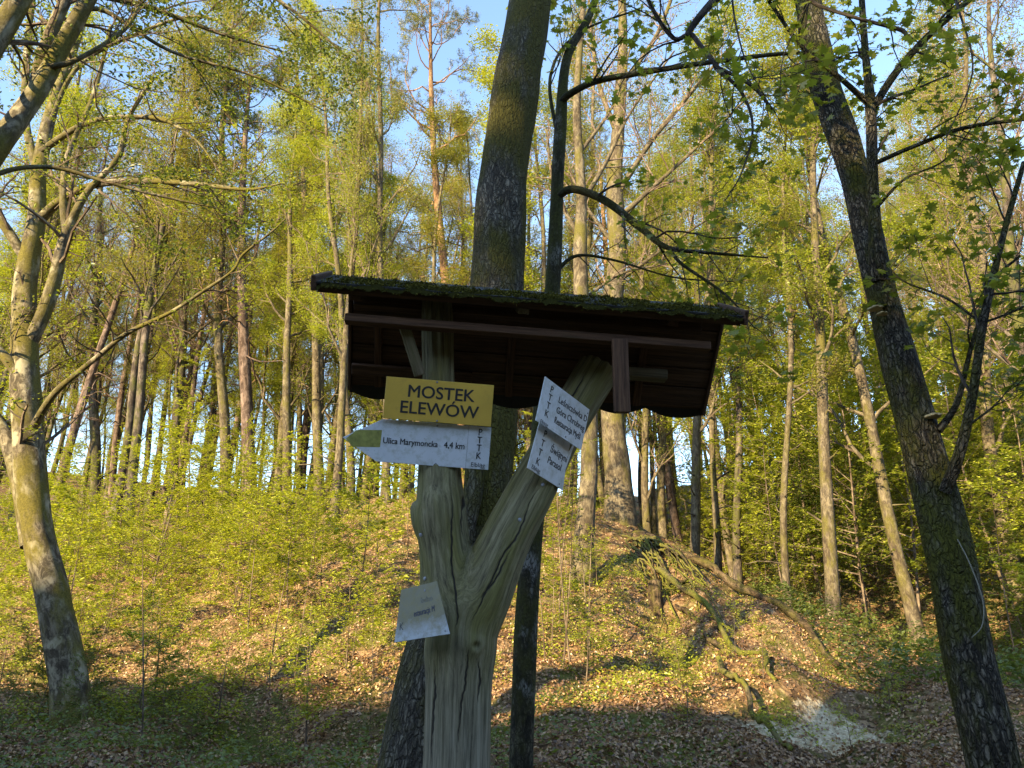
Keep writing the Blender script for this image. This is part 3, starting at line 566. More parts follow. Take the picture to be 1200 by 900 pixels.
# ------------------------------------------------------------ forest
# (variant, px base, Y, trunk width px, px lean target dx per 300 px up, extra words)
spec = [
 ('beech3', 812, 21, 13, -10, "pale sunlit beech with a curved foot beyond the ridge log, nearest the roof's right end"),
 ('slim1', 838, 22, 9, -18, "thin sunlit beech just right of the curved pale one beyond the ridge"),
 ('olive2', 866, 21, 11, -20, "leaning slim trunk in the gap between the roof's right end and the valley"),
 ('slim2', 925, 16, 9, -30, "very thin pale barked tree standing just behind the ridge log"),
 ('beech1', 978, 15.5, 19, -22, "straight grey beech rising from the valley behind the lower end of the ridge log"),
 ('beech3', 1088, 16, 18, -50, "sunlit beech leaning left in the valley, just left of the big dark maple"),
 ('bare2', 1192, 20, 18, -50, "dark grey trunk leaning left at the right edge, behind the maple"),
 ('bare1', 1290, 13, 22, -60, "tall bare limbed beech leaning in from beyond the right edge of the clearing"),
 ('beech3', 1235, 24, 14, -50, "slim pale trunk high on the right hand slope"),
 ('pine1', 545, 27, 17, -18, "tall orange barked pine with a rounded crown, left of the thick dark trunk"),
 ('pine2', 284, 26, 17, 8, "dark pinkish pine trunk standing upright amid the wood on the left slope"),
 ('olive1', 452, 19.5, 11, 4, "olive leaved beech just left of the tall orange pine"),
 ('bare2', 388, 19, 11, 6, "brown twigged tree rising directly above the roof's left corner"),
 ('slim2', 482, 24, 8, 2, "thin pale trunk between the orange pine and the roof's left end"),
 ('beech1', 336, 24, 13, 10, "pale beech forking under its crown, left of the roof"),
 ('beech2', 410, 22, 11, -2, "slender pale beech nearest the left end of the roof"),
 ('olive1', 262, 27, 15, 5, "straight sunlit trunk just left of the dark pinkish pine"),
 ('olive2', 150, 25, 13, 15, "slanting trunk in the leafy wood right of the mottled beech"),
 ('bare1', 205, 29, 14, 12, "twiggy half bare tree with purplish branches on the left slope"),
 ('bare2', 315, 31, 13, 3, "half bare brown twigged tree right behind the dark pinkish pine"),
 ('olive1', 375, 27, 14, 4, "beech with olive spring leaves between the forked pale beech and the roof"),
 ('bare1', 110, 32, 14, 10, "twiggy bare crowned tree against blue sky above the mottled beech's long bough"),
 ('beech2', 20, 30, 16, 10, "full yellow green beech behind the mottled beech at the left edge"),
 ('slim1', 595, 23, 9, 0, "pale thin trunk seen through the fork of the signpost"),
 ('beech3', 645, 24, 12, -3, "sunlit young beech on the crest behind the tilted signs"),
 ('bare2', 770, 26, 12, -6, "bare twigged tree behind the crest beech under the open sky"),
 ('pine2', 935, 33, 14, -12, "dark pine behind the valley beeches, right of the roof"),
]
for key, px, Y, w, dx, lab in spec:
    p = at_ground(px, Y); r0, H = VAR[key][2], VAR[key][3]
    sr = .86*w*depth(p)/FPX/2/r0; sr = min(max(sr, .6), 1.7); rz = rng.uniform(0, 6.28)
    zc = depth(p); nat = -(px-600)/2490.*300   # natural convergence in 300 px
    lean = (dx-nat)/300.; lean = max(-.16, min(.16, lean))
    o = plant(key, p-Vector((0, 0, .1)), (sr, sr, min(max(sr, .85), 1.15)*(1.3 if key == 'pine1' or px in (452, 388) else 1)), rz, (0, math.atan(lean)))
    o.rotation_mode = 'XYZ'; o.rotation_euler = (Matrix.Rotation(math.atan(lean), 4, 'Y')@Matrix.Rotation(rz, 4, 'Z')).to_euler()
    tag(o, lab, "tree")
used = [at_ground(px, Y) for _, px, Y, *_ in spec]
KW = {'beech1': "grey green beech", 'beech2': "tall yellow green beech", 'beech3': "young green beech", 'olive1': "olive leaved beech", 'olive2': "dark olive leaved tree",
      'bare1': "bare purplish twigged tree", 'bare2': "leafy brown twigged tree", 'slim1': "thin bright leaved tree", 'slim2': "thin sparse leaved tree", 'pine1': "tall orange pine", 'pine2': "dark slim pine",
      'sap1': "bright green sapling", 'sap2': "low bright sapling", 'sap3': "tall leafy sapling", 'sap4': "knee high green sapling", 'sapd': "deep green sapling", 'sape': "wide green understorey beech", 'thin': "bare thin stemmed sapling"}
PEND = []
def scatter(n, pxr, Yr, keys, zone, sc=(.85, 1.25), mind=1.6, kind="tree", maxtry=4000, far=True):
    c = 0; t = 0
    while c < n and t < maxtry:
        t += 1; u = rng.uniform(); Y = Yr[0]+(Yr[1]-Yr[0])*u**(.8 if far else 1.2); px = rng.uniform(*pxr); p = at_ground(px, Y)
        if any((p-q).length < mind for q in used): continue
        used.append(p); key = keys[int(rng.integers(len(keys)))]; s = rng.uniform(*sc); rz = rng.uniform(0, 6.28)
        o = plant(key, p-Vector((0, 0, .05)), (s, s, s*rng.uniform(.9, 1.12)), rz, (rng.normal(0, .03), rng.normal(0, .03)), "tree" if kind == "tree" else "sapling")
        PEND.append((zone, key, px, o, kind)); c += 1
scatter(58, (-60, 430), (24, 52), ['beech1', 'olive1', 'olive2', 'bare1', 'bare2', 'beech3', 'bare1', 'olive2', 'pine2', 'slim1', 'bare2'], "left slope", mind=1.9)
scatter(34, (-60, 430), (36, 62), ['slim1', 'slim2', 'bare2', 'olive2'], "far end of the left slope", mind=1.4)
scatter(34, (430, 960), (34, 64), ['slim1', 'slim2', 'bare1', 'olive2', 'olive1'], "far wood behind the mound", mind=1.4)
scatter(30, (430, 800), (22, 55), ['beech1', 'olive1', 'bare1', 'bare2', 'beech3', 'pine1', 'bare2', 'olive2'], "ground behind the mound", mind=2.2)
scatter(46, (800, 1260), (24, 55), ['bare1', 'bare2', 'olive2', 'beech3', 'bare1', 'bare2', 'pine2', 'slim1', 'olive1'], "right hand slope", mind=2.0)
scatter(12, (-60, 430), (24, 40), ['sape', 'sap3', 'sap1'], "top of the left slope", sc=(.7, 1.1), mind=1.2, kind="sapling")
scatter(20, (430, 900), (24, 44), ['sape', 'sap3'], "ground behind the mound", sc=(.8, 1.2), mind=1.2, kind="sapling")
scatter(76, (-40, 420), (12.5, 25), ['sap1', 'sap2', 'sap1', 'sap2', 'sap4', 'sap4', 'sap3'], "left slope", sc=(.7, 1.15), mind=.65, kind="sapling", far=False)
scatter(30, (400, 700), (9.5, 18.5), ['sap2', 'sap4', 'sap4', 'sap1'], "sunny mound", sc=(.45, .85), mind=.5, kind="sapling", far=False)
scatter(22, (860, 1280), (24, 44), ['sape', 'sape', 'sap3'], "upper right slope", sc=(.9, 1.5), mind=1.3, kind="sapling")
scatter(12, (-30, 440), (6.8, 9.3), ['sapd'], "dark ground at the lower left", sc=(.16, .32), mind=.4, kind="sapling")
scatter(7, (630, 700), (9.5, 12), ['thin'], "sunny mound", sc=(.7, 1.1), mind=.2, kind="sapling")
scatter(80, (870, 1280), (15.5, 34), ['sapd', 'sap3', 'sape', 'sapd', 'sap1', 'sape'], "right hand valley", sc=(.8, 1.35), mind=.8, kind="sapling")
scatter(16, (-20, 420), (7.5, 11), ['sap4', 'thin', 'thin', 'sap4'], "shaded lower left ground", sc=(.6, 1.0), mind=.5, kind="sapling")
scatter(10, (780, 1180), (7.4, 10.5), ['sap4'], "shaded foot of the mound", sc=(.35, .6), mind=.4, kind="sapling")
ORD = ["first", "second", "third", "fourth", "fifth", "sixth", "seventh", "eighth", "ninth", "tenth", "eleventh", "twelfth", "thirteenth", "fourteenth", "fifteenth", "sixteenth", "seventeenth", "eighteenth", "nineteenth", "twentieth", "twenty first", "twenty second", "twenty third", "twenty fourth", "twenty fifth", "twenty sixth", "twenty seventh", "twenty eighth", "twenty ninth", "thirtieth", "thirty first", "thirty second"]
from collections import defaultdict
G = defaultdict(list)
for z, k, px, o, kd in PEND: G[(z, k)].append((px, o, kd))
for (z, k), L in G.items():
    L.sort(key=lambda a: a[0])
    for i, (px, o, kd) in enumerate(L):
        lab = f"{KW[k]} on the {z}" if len(L) == 1 else f"{KW[k]} on the {z}, {ORD[min(i, 31)]} such from left"
        tag(o, lab, kd, f"{'trees' if kd == 'tree' else 'saplings'} on the {z}")
# evergreens on the bank behind the camera
for i, (u, D, s) in enumerate([(-1.5, 30, .55), (-.3, 30.5, .6), (.8, 29.5, .6), (2.0, 30.5, .62), (3.2, 30, .6), (4.6, 31, .65), (6, 30, .6), (-.8, 31.5, .55), (1.5, 32, .62), (3.8, 32, .6)]):
    ca, sa = math.cos(SUN_AZ), math.sin(SUN_AZ); x = u*ca-D*sa; y = -u*sa-D*ca+2
    o = plant('spruce1', Vector((x, y, gz(x, y)-.1)), (s, s, s), i*1.3, (0, 0), "spruce_tree")
    tag(o, "dense dark spruce on the bank behind the path, outside the view", "tree", "spruces on the bank behind the path")

# ------------------------------------------------------------ ground litter and cover
rng = np.random.default_rng(5)
def scat(n, Y0, Y1, ex=1.15):
    Y = Y0*(Y1/Y0)**rng.uniform(0, 1, n); X = rng.uniform(-ex, ex, n)*Y*.70; return X, Y
def gn(X, Y):
    e = .08; z = ground(X, Y); zx = ground(X+e, Y); zy = ground(X, Y+e); return z, norm(np.stack([-(zx-z)/e, -(zy-z)/e, np.ones(len(X))], -1))
X, Y = scat(190000, 5.5, 24); z, nr = gn(X, Y)
sd = np.maximum(np.exp(-(((X-SAND.x)/1.0)**2+((Y-SAND.y)/.8)**2)), np.exp(-(((X-SAND2.x)/.6)**2+((Y-SAND2.y)/.6)**2))); keep = (sd < .3) | (rng.uniform(0, 1, len(X)) < .34)
X, Y, z, nr = X[keep], Y[keep], z[keep], nr[keep]
mb = MB(); leaves(mb, np.stack([X, Y, z+.012], -1), .040, rng, 0, .55, .7, up=nr)
o = link("leaf_litter", mb.mesh("leaf_litter", [M['litter']], smooth=False)); tag(o, "dry brown beech leaves covering the woodland floor", "leaf litter", kind="stuff")
def clump_mask(X, Y):
    v = np.sin(X*1.3+.7*np.sin(Y*.9))+np.sin(Y*1.1+.8*np.sin(X*.8+2))+.8*np.sin(X*3.1-Y*2.3)+.6*np.sin(X*5.3+Y*4.1+1); return v
def cover(name, label, n, Y0, Y1, per, size, hgt, mat, thr, sel=None):
    X, Y = scat(n, Y0, Y1); k = clump_mask(X, Y) > thr
    if sel is not None: k &= sel(X, Y)
    X, Y = X[k], Y[k]; z = ground(X, Y); c = np.repeat(np.stack([X, Y, z], -1), per, 0)
    c = c+rng.normal(0, .07, c.shape)*np.array([1, 1, 0]); c[:, 2] += rng.uniform(.02, 1, len(c))*hgt
    mb = MB(); leaves(mb, c, size, rng, 0, .45, .6); o = link(name, mb.mesh(name, [M[mat]], smooth=False)); tag(o, label, "undergrowth", kind="stuff")
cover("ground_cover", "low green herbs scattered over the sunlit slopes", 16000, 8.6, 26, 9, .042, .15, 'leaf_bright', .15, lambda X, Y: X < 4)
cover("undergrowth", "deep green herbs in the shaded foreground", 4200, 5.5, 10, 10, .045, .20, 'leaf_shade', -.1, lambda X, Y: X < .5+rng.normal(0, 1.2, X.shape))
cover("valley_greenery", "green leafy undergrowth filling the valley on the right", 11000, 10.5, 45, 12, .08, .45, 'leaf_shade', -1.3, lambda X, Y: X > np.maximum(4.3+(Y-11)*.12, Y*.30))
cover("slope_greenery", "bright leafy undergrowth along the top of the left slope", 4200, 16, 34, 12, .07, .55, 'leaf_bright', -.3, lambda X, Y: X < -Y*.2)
mm = MB(); X, Y = scat(60000, 8.5, 19); k = (clump_mask(X*1.7+3, Y*1.7) > .5) & (X > -2) & (X < 5); X, Y = X[k], Y[k]; z, nr = gn(X, Y)
leaves(mm, np.stack([X, Y, z+.015], -1), .05, rng, 0, .8, .5, up=nr); o = link("moss_cushions", mm.mesh("moss_cushions", [M['leaf_olive']], smooth=False)); tag(o, "olive moss cushions on the mound", "moss", kind="stuff")

# ------------------------------------------------------------ forked post
def wood_mat(name, dark, mid, light, green, cracks=True, grn=.5):
    m, nt, out = newmat(name); p = N(nt, "ShaderNodeBsdfPrincipled", i_Roughness=.8); p.inputs["Specular IOR Level"].default_value = .25
    v = attr(nt, "bark"); f = nz(nt, v, 85, 8, .78, (1, 1, .035), .5); f2 = nz(nt, v, 9, 4, .6, (1, 1, .22))
    c = ramp(nt, f, [(.36, dark), (.5, mid), (.64, light)]).outputs[0]
    gf = ramp(nt, f2, [(.62-.3*grn, (0, 0, 0)), (.8-.3*grn, (1, 1, 1))]).outputs[0]
    c = mixc(nt, mth(nt, 'MULTIPLY', gf, .75), c, ramp(nt, f, [(.3, tuple(x*.55 for x in green)), (.7, green)]).outputs[0])
    if cracks:   # the foot of the post has weathered to grey, the arms keep an algae film
        sz = N(nt, "ShaderNodeSeparateXYZ"); nt.links.new(v, sz.inputs[0])
        gy = N(nt, "ShaderNodeMapRange"); nt.links.new(mth(nt, 'MULTIPLY_ADD', f2, .5, sz.outputs[2]), gy.inputs[0]); gy.inputs[1].default_value = 1.25; gy.inputs[2].default_value = .85
        gyc = ramp(nt, f, [(.36, (.042, .036, .026)), (.5, (.145, .128, .092)), (.64, (.27, .24, .18))]).outputs[0]
        c = mixc(nt, mth(nt, 'MULTIPLY', gy.outputs[0], .8), c, gyc)
    st_ = ramp(nt, nz(nt, v, 16, 4, .7, (1, 1, .10)), [(.62, (0, 0, 0)), (.74, (1, 1, 1))]).outputs[0]
    c = mixc(nt, mth(nt, 'MULTIPLY', st_, .55), c, tuple(x*.6 for x in dark))
    h = f
    if cracks:
        tot = attr(nt, 'rnd', 'Fac')
        cr = ramp(nt, mth(nt, 'MULTIPLY_ADD', nz(nt, v, 30, 3), .22, mth(nt, 'SUBTRACT', tot, .11)), [(.74, (0, 0, 0)), (.88, (1, 1, 1))]).outputs[0]
        c = mixc(nt, cr, c, (.022, .018, .012)); h = mth(nt, 'SUBTRACT', f, mth(nt, 'MULTIPLY', cr, 2.0))
    nt.links.new(c, p.inputs["Base Color"]); nt.links.new(bump(nt, h, .4, .005), p.inputs["Normal"]); nt.links.new(p.outputs[0], out.inputs[0]); return m
M['post'] = wood_mat("weathered_post_wood", (.055, .045, .024), (.15, .128, .066), (.25, .218, .122), (.15, .135, .03), grn=.65)
YP = 2.95
BASE = [(534, 1120, YP-.05, 92), (534, 960, YP-.03, 84), (536, 880, YP-.02, 80), (538, 800, YP-.01, 77), (541, 745, YP, 82)]
PL = [  # polylines (px,py,Y,width px)
 BASE+[(530, 700, YP, 74), (522, 650, YP, 62), (517, 600, YP, 58), (515, 560, YP+.01, 50), (515, 500, YP+.02, 42), (514, 440, YP+.02, 38), (513, 385, YP+.02, 36), (512, 340, YP+.02, 34)],
 BASE+[(566, 690, YP, 72), (592, 632, YP+.02, 60), (622, 575, YP+.06, 54), (648, 525, YP+.09, 50), (676, 475, YP+.12, 50), (702, 432, YP+.14, 48)],
 [(541, 770, YP, 70), (546, 710, YP-.01, 74), (556, 675, YP, 50), (560, 655, YP, 24)],
 [(508, 632, YP-.01, 34), (496, 616, YP-.02, 26), (488, 598, YP-.02, 16), (487, 588, YP-.02, 8)],
 [(520, 700, YP+.02, 44), (517, 650, YP-.01, 50), (514, 610, YP-.025, 52), (514, 588, YP-.02, 48), (514, 572, YP+.0, 40)],
]
mb = MB(); segs = []
for pts in PL:
    S, r = limb(pts, len(pts)*6)
    # closed tube with both ends capped
    tubes(mb, S, r, 24, 0, None); kk = 24
    c0 = S[0]-(S[1]-S[0])*.2; base = mb.n-len(S)*kk-1
    mb.V.append(c0[None]); mb.B.append(c0[None]); mb.Rn.append(np.zeros(1)); ci = mb.n; mb.n += 1
    mb.F.append(np.array([(base+(j+1) % kk, base+j, ci, -10**9) for j in range(kk)])); mb.M.append(np.zeros(kk, int))
    segs.append((S, r))
me0 = mb.mesh("post_raw", [M['post']]); tmp = link("post_raw", me0)
md = tmp.modifiers.new("r", 'REMESH'); md.mode = 'VOXEL'; md.voxel_size = .003; md.use_smooth_shade = True
sm = tmp.modifiers.new("s", 'SMOOTH'); sm.iterations = 45; sm.factor = .6
dg = bpy.context.evaluated_depsgraph_get(); ev = tmp.evaluated_get(dg); me = bpy.data.meshes.new_from_object(ev); bpy.data.objects.remove(tmp, do_unlink=True)
nv = len(me.vertices); co = np.empty(nv*3); me.vertices.foreach_get("co", co); co = co.reshape(-1, 3); no = np.empty(nv*3); me.vertex_normals.foreach_get("vector", no); no = no.reshape(-1, 3)
# limb-local coordinates so the grain follows each arm
wl = []; bark = np.zeros((nv, 3)); wsum = np.zeros((nv, 1))
for si, (S, r) in enumerate(segs[:2]):
    d = np.linalg.norm(co[:, None]-S[None], axis=2); j = np.argmin(d/r[None], 1); T = norm(np.gradient(S, axis=0))[j]
    s = np.concatenate([[0], np.cumsum(np.linalg.norm(np.diff(S, axis=0), axis=1))])
    A = norm(np.cross(T, np.array([0, 1., .03]))); B = np.cross(T, A); dv = co-S[j]; sg = 1
    x = (dv*A).sum(1); y = (dv*B).sum(1); t = s[j]+(dv*T).sum(1)
    w = np.exp(-np.maximum(d.min(1)/r[j]-.0, 0)*12.0)[:, None]+1e-9
    wl.append(w); bark += w*np.stack([x, y, t], -1); wsum += w
bark /= wsum
th = np.arctan2(bark[:, 1], bark[:, 0]); S_ = bark[:, 2]
pur = (np.clip((np.stack(wl, 0).max(0)/np.stack(wl, 0).sum(0)-.5)*2, 0, 1)**2)[:, 0]; pur = np.maximum(pur, np.clip((.95-S_)*4, 0, 1))
disp = pur*(.0028*np.sin(th*7+2*np.sin(S_*3))+.002*np.sin(th*13+S_*4+1))+.003*np.sin(S_*9)
CR = [[(541,547),(543,580),(541,610),(545,635)], [(527,560),(530,610),(531,665),(535,720),(532,745)], [(690,430),(668,470),(655,500)], [(640,560),(622,590),(608,625),(590,650),(572,690),(558,720),(545,742)],
      [(551,752),(546,790),(540,830),(536,905)], [(561,770),(562,800),(558,830)], [(510,770),(509,830),(505,905)], [(600,640),(580,680),(560,705)]]
zc_ = co[:, 1]*CP+(co[:, 2]-EYE)*SP; pxx = 600+FPX*co[:, 0]/zc_; pyy = 450-FPX*(-co[:, 1]*SP+(co[:, 2]-EYE)*CP)/zc_
crack = np.zeros(nv)
for ci_, ln in enumerate(CR):
    q = spline([(a_, b_, 0) for a_, b_ in ln], 400); tq = np.arange(400)/400*np.hypot(ln[-1][0]-ln[0][0], ln[-1][1]-ln[0][1]); q[:, 0] += .9*np.sin(tq*.05+ci_)+.5*np.sin(tq*.17+2*ci_)+.3*np.sin(tq*.5)
    sel = np.where((pxx > q[:, 0].min()-9) & (pxx < q[:, 0].max()+9) & (pyy > q[:, 1].min()-9) & (pyy < q[:, 1].max()+9) & (no[:, 1] < -.1))[0]
    dd = np.sqrt((pxx[sel, None]-q[None, :, 0])**2+(pyy[sel, None]-q[None, :, 1])**2); jj = dd.argmin(1); dmin = dd.min(1); tw = np.sin(np.pi*(jj/399.))**.5
    crack[sel] = np.maximum(crack[sel], np.clip(1-(dmin+(1-tw)*2.2)/6.0, 0, 1))
disp -= .005*np.clip((crack-.6)/.4, 0, 1)
kn = at(556, 757, YP-.11); dk = np.linalg.norm(co-np.array(kn), axis=1); disp += .016*np.exp(-(dk/.032)**2)-.02*np.exp(-(dk/.013)**2)
kn2 = at(500, 598, YP-.08); dk = np.linalg.norm(co-np.array(kn2), axis=1); disp -= .012*np.exp(-(dk/.014)**2)
co = co+no*disp[:, None]; pb = Vector((at(534, 1120, YP).x, YP, gz(at(534, 1120, YP).x, YP)))
me.vertices.foreach_set("co", (co-np.array(pb)).reshape(-1))
if "bark" in me.attributes: me.attributes.remove(me.attributes["bark"])
a = me.attributes.new("bark", 'FLOAT_VECTOR', 'POINT'); a.data.foreach_set("vector", bark.reshape(-1))
if 'rnd' in me.attributes: me.attributes.remove(me.attributes['rnd'])
a = me.attributes.new('rnd', 'FLOAT', 'POINT'); a.data.foreach_set('value', crack)
me.materials.clear(); me.materials.append(M['post']); me.name = "signpost"
post = link("signpost", me); post.location = pb; tag(post, "weathered barkless tree fork used as a signpost, grey green and cracked", "signpost")
for p_ in me.polygons: p_.use_smooth = True

# ------------------------------------------------------------ little roof
M['roofwood'] = wood_mat("dark_roof_boards", (.030, .017, .010), (.070, .038, .022), (.12, .066, .038), (.06, .045, .02), False, .2)
M['redwood'] = wood_mat("red_brown_beam", (.035, .018, .010), (.085, .043, .024), (.14, .075, .04), (.08, .06, .025), False, .2)
M['greywood'] = wood_mat("grey_brown_timber", (.07, .055, .035), (.15, .12, .075), (.22, .18, .12), (.14, .13, .05), False, .4)
M['felt'] = plain("roofing_felt", (.022, .020, .018), .85, .4, 60, .4)
YL, YR_ = 2.66, 2.80
FL, FR = at(372, 336, YL), at(868, 376, YR_)
ex = (FR-FL).normalized(); eyv = Vector((0, 0, 1)).cross(ex).normalized(); ez = ex.cross(eyv).normalized(); Wd = (FR-FL).length
def rf(u, v, w): return FL+ex*u+eyv*v+ez*w       # u along, v back, w up; front eave = origin
RID = (.27, .185); BK = (.60, -.165)
roof = empty("signpost_roof", rf(Wd/2, RID[0], RID[1])); tag(roof, "small dark gable roof with mossy top and scalloped back edge above the signs", "roof")
def part(name, mb, mats, parent=roof, smooth=False, bev=.004):
    o = link(name, mb.mesh(name, mats, smooth, shift=parent.location if parent else None), parent)
    if bev: bevel(o, bev)
    return o
def slab(u0, u1, a, b, th, m_=0, edge=None, nu=90, nv=8, rough=.0):
    """sheet between (v,w)=a and b with thickness th below, optional edge function shifting b"""
    mb = MB(); d = np.array([b[0]-a[0], b[1]-a[1]]); L = np.linalg.norm(d); d = d/L; nn = np.array([-d[1], d[0]])
    if nn[1] < 0: nn = -nn
    U = np.linspace(u0, u1, nu); Vv = []
    for side in (0, -th):
        for j in range(nv):
            t = j/(nv-1)
            for u in U:
                l = L*t if edge is None else L*t+edge(u)*t*t
                if j == nv-1 or j == 0: l += rough*math.sin(u*37+j)*.5
                q = np.array(a)+d*l+nn*side; Vv.append(tuple(rf(u, q[0], q[1])))
    F = []; o2 = nu*nv
    for j in range(nv-1):
        for i in range(nu-1):
            q = j*nu+i; F.append((q, q+1, q+nu+1, q+nu)); q += o2; F.append((q, q+nu, q+nu+1, q+1))
    for i in range(nu-1):
        q = i; F.append((q, q+o2, q+1+o2, q+1)); q = (nv-1)*nu+i; F.append((q, q+1, q+1+o2, q+o2))
    for j in range(nv-1):
        q = j*nu; F.append((q, q+nu, q+nu+o2, q+o2)); q = j*nu+nu-1; F.append((q, q+o2, q+nu+o2, q+nu))
    mb.add(Vv, F, m_); mb.B = [np.array([((p-FL).dot(eyv)*1.0, (p-FL).dot(ez), (p-FL).dot(ex)) for p in map(Vector, Vv)])]; return mb
part("front_slope", slab(0, Wd, (-.01, .01), (RID[0], RID[1]), .034), [M['roofwood']], bev=0)
part("front_roofing", slab(-.006, Wd+.006, (-.022, .012), (RID[0]+.004, RID[1]+.012), .008, rough=.012), [M['felt']], bev=0)
EI = .085
sc = lambda u: .034*abs(math.sin((u-.10)*math.pi/.27+.35*math.sin(u*5)))+.012*math.sin(u*7+1)+.014
part("back_slope", slab(EI, Wd+.03, (RID[0]+.002, RID[1]-.004), BK, .022), [M['roofwood']], bev=0)
part("back_roofing", slab(EI-.008, Wd+.037, (RID[0]+.002, RID[1]+.012), (BK[0]+.01, BK[1]-.012), .008, edge=sc), [M['felt']], bev=0)
# board seams on the underside of the back slope
for t in (.22, .42, .62, .82):
    pass
def on_back(u, t, off): # point under the back slope
    v = RID[0]+(BK[0]-RID[0])*t; w = RID[1]+(BK[1]-RID[1])*t; d = Vector((0, BK[0]-RID[0], BK[1]-RID[1])).normalized(); n = Vector((0, d.z, -d.y)) # towards camera/down
    n = Vector((0, -abs(n.y), -abs(n.z))); return rf(u, v+n.y*off, w+n.z*off)
for t0, t1 in ((.02, .19), (.205, .38), (.395, .57), (.585, .76), (.775, .97)):
    mb = MB(); tm_ = (t0+t1)/2; L = math.hypot(BK[0]-RID[0], BK[1]-RID[1]); nrm = (on_back(0, .5, 1)-on_back(0, .5, 0))
    box(mb, on_back(EI+.006, tm_, .028+.002*(tm_*10 % 2)), on_back(Wd+.025, tm_, .028+.002*(tm_*10 % 2)), (t1-t0)*L, .010, nrm); part("board", mb, [M['roofwood']], bev=.002)
nrm = (on_back(0, .5, 1)-on_back(0, .5, 0)).normalized()
def back_batten(u, t0, t1, w=.035, mat='redwood'):
    mb = MB(); box(mb, on_back(u, t0, .047), on_back(u+.01, t1, .047), w, .025, nrm); return part("batten", mb, [M[mat]])
for u in (.20, .78, 1.36): back_batten(u, .30, .98, .034, 'redwood')
mb = MB(); box(mb, on_back(EI+.01, .80, .070), on_back(.62, .80, .070), .05, .022, nrm); part("batten", mb, [M['roofwood']])
mb = MB(); box(mb, on_back(1.14, .62, .10), on_back(1.47, .62, .10), .055, .045, (0, 0, 1)); part("crossbar", mb, [M['greywood']])
# purlins and rafters
mb = MB(); box(mb, rf(.105, .09, -.085), rf(Wd-.10, .09, -.085), .045, .034, ez); part("purlin", mb, [M['redwood']])
mb = MB(); box(mb, rf(.10, RID[0]+.015, RID[1]-.095), rf(Wd-.07, RID[0]+.015, RID[1]-.095), .05, .06, ez); part("ridge_beam", mb, [M['roofwood']])
for u in (.14, .80, 1.40): 
    mb = MB(); box(mb, rf(u, .03, -.005), rf(u, RID[0]-.01, RID[1]-.065), .045, .05, ez); part("rafter", mb, [M['roofwood'] if u != .8 else M['greywood']])
# braces running down to the post arms
mb = MB(); box(mb, at(472, 376, 2.80), at(492, 440, 2.90), .045, .032, (0, -1, 0)); part("brace", mb, [M['greywood']])
mb = MB(); box(mb, at(726, 398, 2.80), at(729, 484, 2.84), .062, .036, (0, -1, 0)); part("brace", mb, [M['redwood']])
# end boards
for u in (EI-.004, Wd+.027):
    mb = MB(); box(mb, on_back(u, -.02, .012), on_back(u, 1.04, .012), .016, .075, nrm); part("end_board", mb, [M['roofwood']])
mb = MB(); box(mb, rf(-.012, -.03, .0), rf(-.012, RID[0]+.01, RID[1]+.0), .018, .06, ez); part("barge_board", mb, [M['roofwood']])
mb = MB(); box(mb, rf(Wd+.012, -.03, .0), rf(Wd+.012, RID[0]+.01, RID[1]+.0), .018, .06, ez); part("barge_board", mb, [M['roofwood']])
# moss layer
rg = np.random.default_rng(12); mb = MB(); nu, nv_ = 300, 40; V = []; F = []
U = np.linspace(.0, Wd, nu); T = np.linspace(0, 1, nv_)
for j, t in enumerate(T):
    for u in U:
        n1 = mnoise.noise(Vector((u*9, t*3, 1)))*.5+mnoise.noise(Vector((u*28, t*9, 5)))*.35+mnoise.noise(Vector((u*70, t*24, 9)))*.25
        hgt = max(-.018, -.011+.038*n1); 
        if u < .03: hgt -= .02*(1-u/.03)
        if j in (0,): hgt = min(hgt, -.004)
        v = -.026+(RID[0]+.03)*t; w = .022+(RID[1]-.012)*t-(.020 if j == 0 else 0)
        V.append(tuple(rf(u, v, w+hgt)))
for j in range(nv_-1):
    for i in range(nu-1): q = j*nu+i; F.append((q, q+1, q+nu+1, q+nu))
mb.add(V, F, 0); VV = np.array(V).reshape(nv_, nu, 3); pick = VV[rg.integers(0, nv_-1, 18000), rg.integers(3, nu, 18000)]+rg.normal(0, .004, (18000, 3))+np.array(ez)*.004
leaves(mb, pick, .012, rg, 0, 1.2, .5); part("moss", mb, [M['moss']], bev=0)

